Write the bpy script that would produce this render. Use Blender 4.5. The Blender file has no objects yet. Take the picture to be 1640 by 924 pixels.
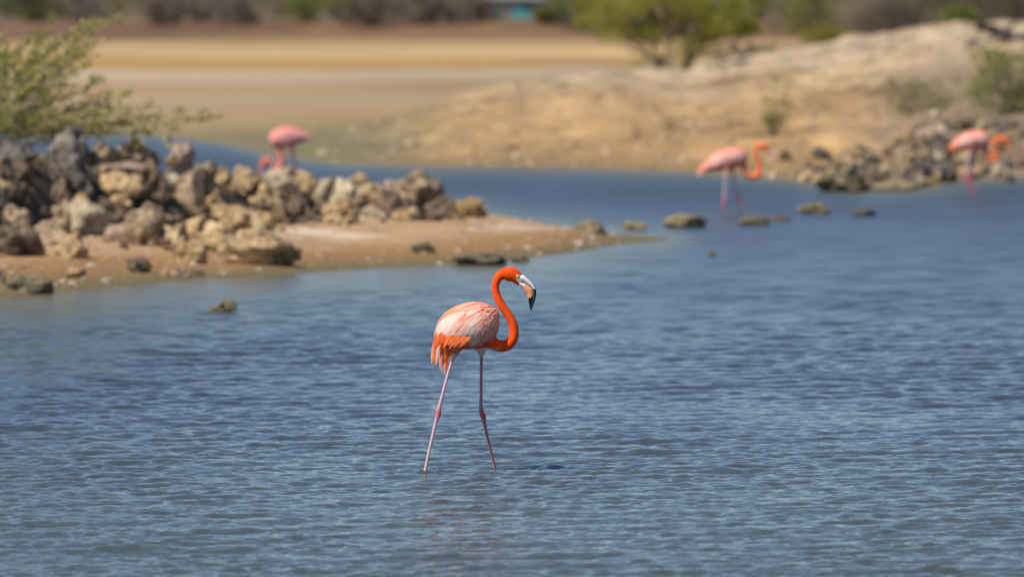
import bpy, bmesh, math, random
import numpy as np
from mathutils import Vector, Matrix, noise as mnoise
from mathutils.bvhtree import BVHTree

random.seed(7)
RS = np.random.RandomState(11)
SC = bpy.context.scene
COL = SC.collection

# ------------------------------------------------------------------ camera
CAM_H = 2.57          # metres above the lagoon
FPX = 13667.0         # focal length in pixels of the 1640 px wide photograph
HOR = -15.0           # row of the horizon
PITCH = math.atan((462 - HOR) / FPX)
cam_data = bpy.data.cameras.new('camera')
cam_data.sensor_width = 36.0
cam_data.lens = 300.0
cam_data.clip_start = 0.5
cam_data.clip_end = 12000
cam_data.dof.use_dof = True
cam_data.dof.focus_distance = 45.9
cam_data.dof.aperture_fstop = 3.9
cam_data.dof.aperture_blades = 0
cam = bpy.data.objects.new('camera', cam_data)
COL.objects.link(cam)
cam.location = (0, 0, CAM_H)
cam.rotation_euler = (math.pi / 2 - PITCH, 0, 0)
SC.camera = cam

# ------------------------------------------------------------------ sky, sun, exposure
SUN_EL = math.radians(52)
SHADOW_DIR = Vector((0.83, 0.56, 0)).normalized()      # where shadows fall on the ground
world = bpy.data.worlds.new('World')
SC.world = world
world.use_nodes = True
nt = world.node_tree
bg = nt.nodes['Background']
sky = nt.nodes.new('ShaderNodeTexSky')
sky.sky_type = 'NISHITA'
sky.sun_disc = False
sky.sun_elevation = SUN_EL
sky.sun_rotation = math.atan2(-SHADOW_DIR.x, -SHADOW_DIR.y)
sky.air_density = 1.0
sky.dust_density = 0.0
sky.altitude = 3500
sky.ozone_density = 3.5
nt.links.new(sky.outputs[0], bg.inputs[0])
bg.inputs[1].default_value = 0.10
sun = bpy.data.lights.new('sun', 'SUN')
sun.energy = 4.4
sun.angle = math.radians(0.53)
sun.color = (1.0, 0.94, 0.85)
sun_o = bpy.data.objects.new('sun', sun)
COL.objects.link(sun_o)
ray = Vector((SHADOW_DIR.x * math.cos(SUN_EL), SHADOW_DIR.y * math.cos(SUN_EL), -math.sin(SUN_EL)))
sun_o.rotation_euler = ray.to_track_quat('-Z', 'Y').to_euler()
SC.view_settings.view_transform = 'Standard'
SC.view_settings.look = 'None'
SC.view_settings.exposure = 0.32
SC.view_settings.gamma = 1.0
SC.render.engine = 'CYCLES'
SC.cycles.max_bounces = 6
SC.cycles.glossy_bounces = 3
SC.cycles.diffuse_bounces = 3

# ------------------------------------------------------------------ small helpers
def W(px, py, d):
    """world point seen at photo pixel (px, py) at distance d along +Y"""
    return Vector(((px - 820) * d / FPX, d, CAM_H - (py - HOR) * d / FPX))

def d_of(py):
    """distance of the water surface seen at row py"""
    return CAM_H * FPX / (py - HOR)

def tag(o, label=None, cat=None, group=None, kind=None):
    if label: o['label'] = label
    if cat: o['category'] = cat
    if group: o['group'] = group
    if kind: o['kind'] = kind
    return o

def mesh_np(name, V, F, smooth=True):
    """V (n,3); F (m,k) with k 3 or 4"""
    V = np.asarray(V, dtype=np.float32); F = np.asarray(F, dtype=np.int32)
    me = bpy.data.meshes.new(name)
    me.vertices.add(len(V)); me.vertices.foreach_set('co', V.ravel())
    k = F.shape[1]
    me.loops.add(F.size); me.loops.foreach_set('vertex_index', F.ravel())
    me.polygons.add(len(F))
    me.polygons.foreach_set('loop_start', np.arange(0, F.size, k, dtype=np.int32))
    me.polygons.foreach_set('loop_total', np.full(len(F), k, dtype=np.int32))
    me.polygons.foreach_set('use_smooth', np.full(len(F), smooth, dtype=bool))
    me.update(calc_edges=True)
    me.validate()
    return me

def obj(name, me, mat=None, parent=None):
    o = bpy.data.objects.new(name, me)
    COL.objects.link(o)
    if mat and not me.materials: me.materials.append(mat)
    if parent: o.parent = parent
    return o

def set_col(me, C, name='Col'):
    C = np.asarray(C, dtype=np.float32)
    if C.shape[1] == 3: C = np.hstack([C, np.ones((len(C), 1), np.float32)])
    a = me.color_attributes.new(name, 'FLOAT_COLOR', 'POINT')
    a.data.foreach_set('color', C.ravel())

def smooth01(t):
    t = np.clip(t, 0, 1)
    return t * t * (3 - 2 * t)

class VNoise:
    """cheap tiling value noise for numpy arrays"""
    def __init__(s, seed):
        r = np.random.RandomState(seed); s.g = r.rand(256, 256)
    def one(s, x, y):
        xi = np.floor(x).astype(int); yi = np.floor(y).astype(int)
        fx = x - xi; fy = y - yi
        fx = fx * fx * (3 - 2 * fx); fy = fy * fy * (3 - 2 * fy)
        g = s.g
        a = g[xi & 255, yi & 255]; b = g[(xi + 1) & 255, yi & 255]
        c = g[xi & 255, (yi + 1) & 255]; e = g[(xi + 1) & 255, (yi + 1) & 255]
        return (a * (1 - fx) + b * fx) * (1 - fy) + (c * (1 - fx) + e * fx) * fy
    def __call__(s, x, y, octaves=3):
        x = np.asarray(x, float); y = np.asarray(y, float)
        r = 0; amp = 1; tot = 0
        for k in range(octaves):
            r = r + amp * s.one(x * 2 ** k + 17.3 * k, y * 2 ** k + 5.1 * k); tot += amp; amp *= .5
        return r / tot * 2 - 1
NA, NB, NC = VNoise(1), VNoise(2), VNoise(3)

# ------------------------------------------------------------------ materials
def new_mat(name):
    m = bpy.data.materials.new(name); m.use_nodes = True
    n = m.node_tree.nodes; l = m.node_tree.links
    return m, n, l, n['Principled BSDF']

def ramp(n, stops):
    r = n.new('ShaderNodeValToRGB')
    e = r.color_ramp.elements
    while len(e) < len(stops): e.new(0.5)
    for q, (p, c) in zip(e, stops): q.position = p; q.color = (*c, 1)
    return r

def noise_node(n, l, scale, detail=4, rough=.6, coord=None):
    t = n.new('ShaderNodeTexNoise'); t.inputs['Scale'].default_value = scale
    t.inputs['Detail'].default_value = detail; t.inputs['Roughness'].default_value = rough
    if coord is not None: l.new(coord, t.inputs['Vector'])
    return t

def rock_mat(name, dark, mid, light, scale=3.0):
    m, n, l, b = new_mat(name)
    tc = n.new('ShaderNodeTexCoord'); oi = n.new('ShaderNodeObjectInfo')
    geo = n.new('ShaderNodeNewGeometry')
    co = geo.outputs['Position']
    t1 = noise_node(n, l, scale * 1.6, 6, .65, co)
    t2 = noise_node(n, l, scale * 9, 5, .7, co)
    vo = n.new('ShaderNodeTexVoronoi'); vo.inputs['Scale'].default_value = scale * 11
    l.new(co, vo.inputs['Vector'])
    r = ramp(n, [(0.33, dark), (0.5, mid), (0.66, tuple(min(.75, v * 1.18) for v in light))])
    mx = n.new('ShaderNodeMath'); mx.operation = 'MULTIPLY_ADD'
    l.new(t2.outputs[0], mx.inputs[0]); mx.inputs[1].default_value = .45
    ad = n.new('ShaderNodeMath'); ad.operation = 'MULTIPLY'; l.new(t1.outputs[0], ad.inputs[0]); ad.inputs[1].default_value = .6
    l.new(ad.outputs[0], mx.inputs[2])
    l.new(mx.outputs[0], r.inputs[0])
    hsv = n.new('ShaderNodeHueSaturation')
    mr = n.new('ShaderNodeMapRange'); mr.inputs['To Min'].default_value = .8; mr.inputs['To Max'].default_value = 1.2
    l.new(oi.outputs['Random'], mr.inputs[0]); l.new(mr.outputs[0], hsv.inputs['Value'])
    l.new(r.outputs[0], hsv.inputs['Color'])
    l.new(hsv.outputs[0], b.inputs['Base Color'])
    b.inputs['Roughness'].default_value = .92
    bp = n.new('ShaderNodeBump'); bp.inputs['Distance'].default_value = .02; bp.inputs['Strength'].default_value = .8
    sm = n.new('ShaderNodeMath'); sm.operation = 'ADD'
    l.new(t2.outputs[0], sm.inputs[0]); l.new(vo.outputs['Distance'], sm.inputs[1])
    l.new(sm.outputs[0], bp.inputs['Height']); l.new(bp.outputs[0], b.inputs['Normal'])
    return m

RM = {
    'dark':  rock_mat('dark_limestone', (.022, .018, .015), (.085, .070, .058), (.24, .20, .165)),
    'grey':  rock_mat('grey_limestone', (.040, .026, .015), (.22, .152, .088), (.52, .385, .235)),
    'tan':   rock_mat('tan_limestone', (.07, .044, .021), (.31, .205, .10), (.60, .43, .235)),
    'ochre': rock_mat('ochre_limestone', (.11, .065, .026), (.37, .235, .10), (.58, .41, .22)),
    'pale':  rock_mat('pale_limestone', (.10, .07, .04), (.40, .305, .19), (.66, .53, .36)),
    'brown': rock_mat('brown_and_shaded_limestone', (.035, .024, .015), (.12, .082, .05), (.25, .175, .11)),  # shadow tone put into the brown, for shaded and recessed stones
    'pink':  rock_mat('pinkish_limestone', (.14, .085, .055), (.34, .225, .16), (.52, .38, .29)),
    'olive': rock_mat('algae_covered_stone', (.03, .022, .011), (.105, .082, .045), (.23, .185, .11)),
    'mustard': rock_mat('wet_ochre_stone', (.05, .04, .02), (.19, .15, .08), (.36, .29, .17)),
}

def attr_mat(name, rough=.9, bump=.0, bscale=40, vary=.0, vscale=6, bdist=.01, sheen=0, trans=0):
    m, n, l, b = new_mat(name)
    a = n.new('ShaderNodeAttribute'); a.attribute_name = 'Col'
    geo = n.new('ShaderNodeNewGeometry'); co = geo.outputs['Position']
    src = a.outputs['Color']
    if vary:
        t = noise_node(n, l, vscale, 6, .65, co)
        mr = n.new('ShaderNodeMapRange'); mr.inputs['From Min'].default_value = .25; mr.inputs['From Max'].default_value = .75
        mr.inputs['To Min'].default_value = 1 - vary; mr.inputs['To Max'].default_value = 1 + vary
        l.new(t.outputs[0], mr.inputs[0])
        h = n.new('ShaderNodeHueSaturation'); l.new(src, h.inputs['Color']); l.new(mr.outputs[0], h.inputs['Value'])
        src = h.outputs[0]
    l.new(src, b.inputs['Base Color'])
    b.inputs['Roughness'].default_value = rough
    b.inputs['Specular IOR Level'].default_value = .3
    if sheen: b.inputs['Sheen Weight'].default_value = sheen
    if bump:
        t2 = noise_node(n, l, bscale, 5, .7, co)
        bp = n.new('ShaderNodeBump'); bp.inputs['Strength'].default_value = bump; bp.inputs['Distance'].default_value = bdist
        l.new(t2.outputs[0], bp.inputs['Height']); l.new(bp.outputs[0], b.inputs['Normal'])
    if trans:
        tr = n.new('ShaderNodeBsdfTranslucent'); l.new(src, tr.inputs['Color'])
        ms = n.new('ShaderNodeMixShader'); ms.inputs[0].default_value = trans
        l.new(b.outputs[0], ms.inputs[1]); l.new(tr.outputs[0], ms.inputs[2])
        l.new(ms.outputs[0], n['Material Output'].inputs['Surface'])
    return m

def flat_mat(name, c, rough=.6, bump=0, bscale=60):
    m, n, l, b = new_mat(name)
    geo = n.new('ShaderNodeNewGeometry')
    t = noise_node(n, l, bscale, 4, .6, geo.outputs['Position'])
    r = ramp(n, [(.3, tuple(v * .8 for v in c)), (.7, tuple(min(1, v * 1.15) for v in c))])
    l.new(t.outputs[0], r.inputs[0]); l.new(r.outputs[0], b.inputs['Base Color'])
    b.inputs['Roughness'].default_value = rough
    return m

# ------------------------------------------------------------------ terrain shape
def I(px, pts):
    xs = [p[0] for p in pts]; ys = [p[1] for p in pts]
    return np.interp(px, xs, ys)

SPIT_FRONT = [(-900, 520), (-100, 487), (0, 476), (100, 466), (200, 458), (330, 447), (450, 437), (600, 431), (720, 425), (850, 413), (950, 402), (1040, 391), (1100, 384), (1140, 380)]
SPIT_BACK = [(-900, 330), (0, 330), (300, 330), (500, 338), (640, 343), (780, 351), (870, 363), (950, 371), (1040, 376), (1100, 379), (1140, 380)]
MOUND_BASE = [(-900, 470), (-100, 432), (0, 425), (100, 408), (200, 402), (300, 398), (400, 385), (450, 372), (500, 362), (600, 357), (780, 354), (820, 353)]
MOUND_TOP = [(-900, 270), (-100, 262), (0, 258), (60, 250), (130, 245), (250, 262), (300, 268), (350, 290), (450, 300), (550, 316), (650, 312), (700, 330), (780, 350), (820, 353)]
MOUND_DC = [(-900, 82), (-100, 82.5), (0, 83.5), (100, 86), (300, 88), (450, 92), (550, 95.5), (650, 97), (780, 97.5), (820, 97.6)]
FAR_SHORE = [(-900, 214), (200, 215), (300, 221), (360, 231), (420, 243), (480, 253), (540, 262), (700, 267), (900, 268), (1130, 275), (1300, 291), (1380, 302), (1480, 299), (1540, 288), (1640, 283), (2500, 280)]
CREST = [(-900, 160), (520, 165), (600, 186), (700, 172), (800, 151), (900, 132), (1000, 119), (1100, 114), (1200, 95), (1350, 68), (1500, 49), (1640, 42), (2500, 40)]
CREST_D = [(-900, 150), (520, 150), (600, 152), (700, 152), (800, 160), (900, 170), (1000, 180), (1100, 188), (1200, 195), (1350, 200), (2500, 200)]

def terrain_h(x, y):
    x = np.asarray(x, float); y = np.asarray(y, float)
    px = x * FPX / y + 820
    # --- lagoon bed
    h = -.17 - .18 * smooth01((y - 41) / 18)  # deepens with distance so the water colour carries the angle-dependent darker band
    # --- the spit on the left
    wob = NA(x * .9, y * .35, 3)
    df = CAM_H * FPX / (I(px, SPIT_FRONT) - HOR) + wob * .5
    dcm = I(px, MOUND_DC)
    db = np.where(px < 780, dcm + 1.4, CAM_H * FPX / (I(px, SPIT_BACK) - HOR))
    e = np.minimum(y - df, (db - y) * 1.6)
    spit = np.where(e > 0, .015 + .20 * smooth01(e / 14) + .03 * smooth01(e / 1.5), np.maximum(e * .018, -.35))
    spit = spit - .05 * smooth01((px - 850) / 170)
    spit = spit - .3 * smooth01((px - 1060) / 130)
    spit = np.maximum(spit, -.35)
    spit = spit + np.where(e > .3, (.012 * NB(x * 2.2, y * 1.1, 4) + .022 * NC(x * .7, y * .5, 2)), 0)
    h = np.maximum(h, spit)
    # --- rubble core of the rock pile
    H = CAM_H - (I(px, MOUND_TOP) - HOR) * dcm / FPX
    wf = np.maximum(dcm - CAM_H * FPX / (I(px, MOUND_BASE) - HOR), .8)
    t = np.where(y < dcm, (dcm - y) / wf, (y - dcm) / 1.4)
    H = H * smooth01((px + 290) / 130)
    m = np.where((px < 815), H * (1 - np.clip(t, 0, 1) ** 1.5), -1)
    m = m - .06 + .09 * NB(x * 3.4, y * 3.4, 3) * (m > .05)
    h = np.where((t < 1) & (px < 815), np.maximum(h, m), h)
    # --- far shore, mud flats on the left and rubble hill on the right
    ds = CAM_H * FPX / (I(px, FAR_SHORE) - HOR) + NA(x * .25, y * .1, 3) * 1.6
    e = y - ds
    flat = .02 + .05 * smooth01(e / 10) + .03 * smooth01(e / 120) + .006 * NB(x * .3, y * .05, 3)
    dc = I(px, CREST_D)
    Hc = CAM_H - (I(px, CREST) - HOR) * dc / FPX
    Hc = np.maximum(Hc, 0) * smooth01((px - 500) / 330)
    t = np.clip((y - ds) / np.maximum(dc - ds, 5), 0, 1)
    prof = .30 * smooth01(t / .13) + .30 * smooth01((t - .1) / .5) + .40 * smooth01((t - .4) / .6)
    back = 1 - smooth01((y - dc) / 60) * .85
    hill = Hc * prof * back
    rough = smooth01((px - 480) / 200) * smooth01(e / 2.5) * (1 - smooth01((y - dc) / 40))
    hill = hill + rough * (.23 * NC(x * .6, y * .2, 4) + .08 * NA(x * 1.8, y * .8, 3))
    # rubble ridge running up the bank on the right
    rp = I(px, [(1300, 290), (1350, 280), (1430, 262), (1500, 238), (1560, 222), (1640, 214), (1800, 210)])
    rd = I(px, [(1300, 114), (1350, 116), (1430, 118), (1500, 121), (1560, 124), (1640, 127), (1800, 128)])
    rz = CAM_H - (rp - HOR) * rd / FPX
    rt = np.where(y < rd, (rd - y) / 6.5, (y - rd) / 9)
    rid = rz * (1 - np.clip(rt, 0, 1) ** 1.4) * smooth01((px - 1290) / 50) + .08 * NB(x * 2.4, y * 1.5, 3) * smooth01(rz * 4)
    hill = np.where((rt < 1) & (px > 1295), np.maximum(hill, rid), hill)
    far = np.maximum(flat, hill + .02)
    # brown bank at the back and the bushy plain behind it
    db2 = 440 + 12 * NB(x * .05, y * 0 + 3.3, 3)
    far = far + .75 * smooth01((y - db2) / 14) + 1.2 * smooth01((y - 480) / 300)
    h = np.where(e > 0, np.maximum(far, h), np.maximum(h, e * .03))
    return np.maximum(h, -.35)

def terrain_col(x, y, h):
    px = x * FPX / y + 820
    # picture-independent: bands follow distance from the shore, each patch is its own mud or sand
    n1 = NA(x * .6, y * .25, 4)[:, None]; n2 = NB(x * 2.1, y * 1.0, 4)[:, None]; n3 = NC(x * .12, y * .035, 4)[:, None]
    def c(*a): return np.array(a)[None, :]
    wet = c(.15, .12, .058); mud = c(.33, .185, .082); sand = 1.12 * c(.39, .255, .15); white = c(.62, .49, .37)
    col = np.broadcast_to(mud, (len(x), 3)).copy()
    # spit: wet ochre rim, warm mud, pale crust patches
    k = smooth01((h[:, None] - .012) / .075 + n1 * .25)
    spit = wet * (1 - k) + (mud * .95) * k
    k2 = smooth01((h[:, None] - .07) / .08 + n1 * .3); spit = spit * (1 - k2) + sand * k2
    k3 = smooth01((NA(x * 1.7, y * .45, 3)[:, None] * .9 + n2 * .7 - .12) * 3) * smooth01((h[:, None] - .09) / .05) * (px[:, None] > 430)
    spit = spit * (1 - k3) + white * k3
    k4 = smooth01((NC(x * .8 + 9, y * .5, 3)[:, None] - .12) * 4); spit = spit * (1 - k4 * .45) + c(.25, .135, .06) * k4 * .45
    col = spit
    # rubble core of the pile: dark brown earth
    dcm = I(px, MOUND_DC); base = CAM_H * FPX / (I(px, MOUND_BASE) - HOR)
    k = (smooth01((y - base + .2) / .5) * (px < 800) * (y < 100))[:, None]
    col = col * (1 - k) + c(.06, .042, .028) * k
    # far flats: bands by distance
    bands = [(120, (.155, .135, .075)), (140, (.15, .14, .085)), (153, (.17, .15, .09)), (163, (.27, .21, .12)), (171, (.34, .25, .15)),
             (182, (.38, .295, .205)), (198, (.40, .315, .23)), (207, (.38, .265, .155)), (220, (.39, .28, .18)), (232, (.42, .345, .275)), (262, (.39, .315, .23)),
             (272, (.35, .235, .115)), (296, (.36, .235, .105)), (330, (.42, .31, .18)), (372, (.40, .29, .17)), (410, (.33, .22, .125)), (438, (.19, .12, .07)),
             (446, (.135, .078, .052)), (470, (.19, .12, .085)), (520, (.17, .14, .08)), (4000, (.12, .11, .06))]
    yy = y * (1 + .06 * n3[:, 0] + .02 * n1[:, 0])
    xs = [b[0] for b in bands]
    flat = np.stack([np.interp(yy, xs, [b[1][i] for b in bands]) for i in range(3)], 1)
    yk = .22 * NC(x * .09, y * .035, 3)[:, None]; flat = flat * (1 + yk) * (1 + .12 * NC(x * .07, y * .012, 3)[:, None] + .08 * n3)
    flat = flat * c(1.06, 1.0, .88)
    isfar = (y > 108)[:, None]
    # right hill: golden gravel with pale dry patches and darker dips
    gold = c(.43, .30, .170); pale = c(.53, .41, .275); dip = c(.24, .165, .10); shorec = c(.20, .14, .075)
    hill = gold + 0 * n1
    up = np.clip((y - 140) / 45, 0, 1)[:, None]
    kk = smooth01(up * 1.1 - .05 + n1 * .55); hill = hill * (1 - kk) + pale * kk
    ns = NB(x * 1.3 + 40, y * .20, 4)[:, None]; nl = NA(x * .35 + 7, y * .09, 3)[:, None]
    kk = smooth01((n2 * .5 - n1 * .9 - .25) * 3.5); hill = hill * (1 - kk * .75) + dip * kk * .75
    hill = hill * (c(.95, .87, .76) * (1 - up) + up)
    hill = hill * (1 + .50 * ns + .25 * nl)
    kk = 1 - smooth01((h[:, None] - .05) / .16 + n2 * .3); hill = hill * (1 - kk * .8) + shorec * kk * .8
    # grey rubble towards the right-hand rocks
    kr = smooth01((px[:, None] - 1330) / 170 + n1 * .3) * smooth01((1 - up) * 1.3); hill = hill * (1 - kr * .8) + c(.22, .17, .12) * kr * .8
    # dull scrub-litter behind the crest
    dc = I(px, CREST_D)
    kb = smooth01((y - dc - 2 + 5 * n1[:, 0]) / 10)[:, None]; hill = hill * (1 - kb) + c(.25, .185, .115) * kb
    kh = smooth01((px - 560 + 110 * n3[:, 0] + 60 * n1[:, 0]) / 300)[:, None] * (1 - smooth01((y - dc - 30) / 60))[:, None]
    far = flat * (1 - kh) + hill * kh
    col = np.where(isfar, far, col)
    lum = col.mean(1, keepdims=True); col = np.maximum(lum + (col - lum) * 1.12, .004) * .90
    return np.clip(col * (1 + .10 * n2 * (~isfar | (kh > .3))), .01, .9)

def fan(ds, pxs):
    """grid of world x, y: rows at distances ds, columns at bearings pxs"""
    D, P = np.meshgrid(ds, pxs, indexing='ij')
    return (P - 820) * D / FPX, D

def grid_faces(nr, nc):
    i = np.arange(nr * nc).reshape(nr, nc)
    return np.stack([i[:-1, :-1], i[:-1, 1:], i[1:, 1:], i[1:, :-1]], -1).reshape(-1, 4)

def rows(a, b, r): return a * np.exp(np.linspace(0, math.log(b / a), int(math.log(b / a) / r)))

def bearings(step):
    inner = np.arange(-220, 1861, step)
    o = []
    v = 1860.0; s = step
    while v < 30000: s *= 1.18; v += s; o.append(v)
    o = np.array(o)
    return np.concatenate([(1640 - o)[::-1], inner, o])

ds = np.concatenate([[4, 20, 40, 55], rows(62, 215, .0016), rows(216.5, 9000, .011)])
pxs = bearings(7)
X, Y = fan(ds, pxs)
xf, yf = X.ravel(), Y.ravel()
hf = terrain_h(xf, yf)
me = mesh_np('ground', np.stack([xf, yf, hf], 1), grid_faces(*X.shape))
set_col(me, terrain_col(xf, yf, hf))
GM = attr_mat('sand_and_mud', rough=.95, bump=.55, bscale=9, vary=.22, vscale=5, bdist=.05)
ground = tag(obj('ground', me, GM), kind='structure')

# ------------------------------------------------------------------ water
wr = np.concatenate([[3, 10, 20, 30, 34], (lambda a, b, n: 1 / np.linspace(1 / a, 1 / b, n))(36, 62, 1000), (lambda a, b, n: 1 / np.linspace(1 / a, 1 / b, n))(62.05, 150, 560)[0:], np.linspace(152, 260, 30)])
wpx = bearings(3.7)
X, Y = fan(wr, wpx)
wx, wy = X.ravel(), Y.ravel()
def waves(x, y):
    z = np.zeros_like(x); ox = np.zeros_like(x); oy = np.zeros_like(x)
    wdir = math.radians(-62)            # ripples run towards the camera, a little to the right
    R = np.random.RandomState(5)
    px = x * FPX / y + 820
    patch = NA(x * .30, y * .075, 3) * .5 + NB(x * .9, y * .22, 2) * .3
    calm = np.interp(y, [0, 55, 66, 74, 84, 100, 125, 170], [1, 1, .95, .72, .50, .62, .6, .3]) * (1 + .35 * patch)
    mod = [1 + .7 * NA(x * .55 + 3, y * .16, 3), 1 + .7 * NB(x * .8 + 8, y * .25, 3), 1 + .7 * NC(x * 1.1, y * .33, 2)]
    near_shore = np.clip((-terrain_h(x, y) - .0) / .12, 0, 1)
    calm = calm * (.25 + .75 * near_shore)
    for k in range(110):
        lam = .05 * (.75 / .05) ** ((k + R.rand()) / 110)
        th = wdir + R.normal(0, .60 if lam < .4 else .38)
        kx, ky = math.cos(th) * 2 * math.pi / lam, math.sin(th) * 2 * math.pi / lam
        slope = .024 if lam < .22 else (.016 if lam < .45 else .014)
        if lam < .12: slope = .030
        a = slope * lam / (2 * math.pi) * (R.rand() * .8 + .6)
        # fade what the grid cannot carry
        cell = np.maximum(y * y * 1.16e-5, .001)
        f = np.clip((lam / cell - 2.0) / 2.5, 0, 1) * calm
        ph = kx * x + ky * y + R.rand() * 6.283 + .9 * patch * (1 if lam > .2 else 2.5)
        s = np.sin(ph); c = np.cos(ph)
        z += a * f * s * mod[k % 3]
        ox -= .35 * a * f * c * math.cos(th); oy -= .35 * a * f * c * math.sin(th)
    for fx, fy in ((-.465, 45.5), (-.092, 45.87)):          # rings the wading legs make
        r_ = np.hypot(x - fx, (y - fy))
        z += .0065 * np.sin(r_ * 2 * math.pi / .085) * np.exp(-r_ / .10) * (r_ < .8)
    return z * 1.0, ox, oy
wz, ox, oy = waves(wx, wy)
hb = terrain_h(wx, wy)
me = mesh_np('water', np.stack([wx + ox, wy + oy, wz], 1), grid_faces(*X.shape))
depth = np.clip(-hb, -.02, .4)
me.attributes.new('ripple', 'FLOAT', 'POINT').data.foreach_set('value', (np.interp(wy, [40, 60, 75, 95, 110, 150], [.025, .08, .17, .25, .33, .36]) * (1 + .25 * NA(wx * .25, wy * .07, 3))).astype(np.float32))
me.attributes.new('water_depth', 'FLOAT', 'POINT').data.foreach_set('value', depth.astype(np.float32))
m, n, l, b = new_mat('lagoon_water')
at = n.new('ShaderNodeAttribute'); at.attribute_name = 'water_depth'
geo = n.new('ShaderNodeNewGeometry')
r = ramp(n, [(0.0, (.15, .115, .06)), (.12, (.125, .118, .066)), (.5, (.056, .067, .058)), (.9, (.036, .043, .051))])
mr = n.new('ShaderNodeMapRange'); mr.inputs['From Max'].default_value = .35
l.new(at.outputs['Fac'], mr.inputs[0])
l.new(mr.outputs[0], r.inputs[0]); l.new(r.outputs[0], b.inputs['Base Color'])
ra = n.new('ShaderNodeAttribute'); ra.attribute_name = 'ripple'     # wind ripples too small for the mesh roughen the surface
l.new(ra.outputs['Fac'], b.inputs['Roughness'])
b.inputs['IOR'].default_value = 1.333
mp = n.new('ShaderNodeMapping'); mp.inputs['Rotation'].default_value = (0, 0, math.radians(20)); mp.inputs['Scale'].default_value = (1, 1.7, 1)
l.new(geo.outputs['Position'], mp.inputs['Vector'])
t1 = noise_node(n, l, 30, 4, .7, mp.outputs[0])
bp = n.new('ShaderNodeBump'); bp.inputs['Distance'].default_value = .018; bp.inputs['Strength'].default_value = .55
l.new(t1.outputs[0], bp.inputs['Height'])
t3 = noise_node(n, l, 2.2, 4, .6, mp.outputs[0])
b2 = n.new('ShaderNodeBump'); b2.inputs['Distance'].default_value = .06; b2.inputs['Strength'].default_value = .35
l.new(t3.outputs[0], b2.inputs['Height']); l.new(b2.outputs[0], bp.inputs['Normal'])
l.new(bp.outputs[0], b.inputs['Normal'])
water = tag(obj('water', me, m), kind='structure')

def terr(x, y): return float(terrain_h(np.array([x]), np.array([y]))[0])

_cache = {}
def hit(px, py, lo=66., hi=215.):
    """where the sight line through (px, py) meets the terrain (or comes closest to it)"""
    d = np.arange(lo, hi, .12)
    x = (px - 820) * d / FPX
    z = CAM_H - (py - HOR) * d / FPX
    h = np.maximum(terrain_h(x, d), 0)
    g = z - h
    w = np.where(g <= 0)[0]
    i = w[0] if len(w) else int(np.argmin(g))
    return d[i], float(h[i])

# ------------------------------------------------------------------ stones
def rock_mesh(seed, sub=4, cuts=17, rough=.075, pit=.055, flat=False):
    bm = bmesh.new(); bmesh.ops.create_icosphere(bm, subdivisions=sub, radius=1)
    R = random.Random(seed)
    planes = []
    for k in range(cuts):
        v = Vector((R.gauss(0, 1), R.gauss(0, 1), R.gauss(0, 1))).normalized()
        planes.append((v, R.uniform(.42, .78)))
    off = Vector((R.uniform(-50, 50), R.uniform(-50, 50), R.uniform(-50, 50)))
    for v in bm.verts:
        p = v.co.copy()
        for nrm, c in planes:
            q = p.dot(nrm) - c
            if q > 0: p -= nrm * q * .93
        nn = p.normalized()
        a = mnoise.noise(p * 1.6 + off); a2 = mnoise.noise(p * 3.9 + off * 2); a3 = mnoise.noise(p * 9 + off)
        a4 = mnoise.noise(p * 19 + off)
        hol = max(0, mnoise.noise(p * 2.7 - off) - .08)
        p += nn * (a * rough * 1.6 + a2 * rough * 1.1 + a3 * pit + a4 * pit * .6 - hol * .75)
        v.co = p
    c = [v.co for v in bm.verts]
    mn = Vector((min(q[i] for q in c) for i in range(3))); mx = Vector((max(q[i] for q in c) for i in range(3)))
    for v in bm.verts:
        for i in range(3): v.co[i] = (v.co[i] - (mn[i] + mx[i]) / 2) / ((mx[i] - mn[i]) / 2)
    me = bpy.data.meshes.new('rock'); bm.to_mesh(me); bm.free()
    me.polygons.foreach_set('use_smooth', [True] * len(me.polygons))
    return me

ROCKS = [rock_mesh(100 + i) for i in range(12)]
KNOB = [rock_mesh(300 + i, rough=.2, pit=.10, cuts=7) for i in range(5)]
SMOOTH = [rock_mesh(400 + i, sub=3, rough=.08, pit=.02, cuts=5) for i in range(4)]
_mm = {}
def with_mat(me, tone):
    k = (me.name, tone)
    if k not in _mm:
        c = me.copy(); c.materials.clear(); c.materials.append(RM[tone]); _mm[k] = c
    return _mm[k]

_ri = [0]
def stone(px, py, w, h, tone, label, name='rock', kind='r', group=None, tilt=0, cat='rock', up=1.16, back=0., lo=66., hi=215.):
    base_py = py + h * .30
    if px < 800 and py < 412: hi = min(hi, 99.)
    d, z = hit(px, base_py, lo, hi)
    s = FPX / d
    _ri[0] += 1
    pool = {'r': ROCKS, 'k': KNOB, 's': SMOOTH}[kind]
    me = with_mat(pool[(_ri[0] * 7) % len(pool)], tone)
    rx, rz = w / 2 / s, h / 2 / s * up
    ry = min(max((rx + rz) * .5, .03), rx * 1.4)
    o = obj(name, me)
    d2 = d + ry * .12 + back
    o.location = W(px, py + h * (up - 1) * .5, d2)
    ztop = o.location.z + rz; hz = terr(o.location.x, d2)
    if o.location.z - rz * .8 > hz and hz > -.01:                  # reach down to what carries it
        rz = (ztop - hz + .03) / 2; o.location.z = ztop - rz; ry = max(ry, rz * .8)
    o.scale = (rx, ry, rz)
    o.rotation_euler = (0, math.radians(tilt), 0 if _ri[0] % 2 else math.pi)
    return tag(o, label, cat, group)

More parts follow.
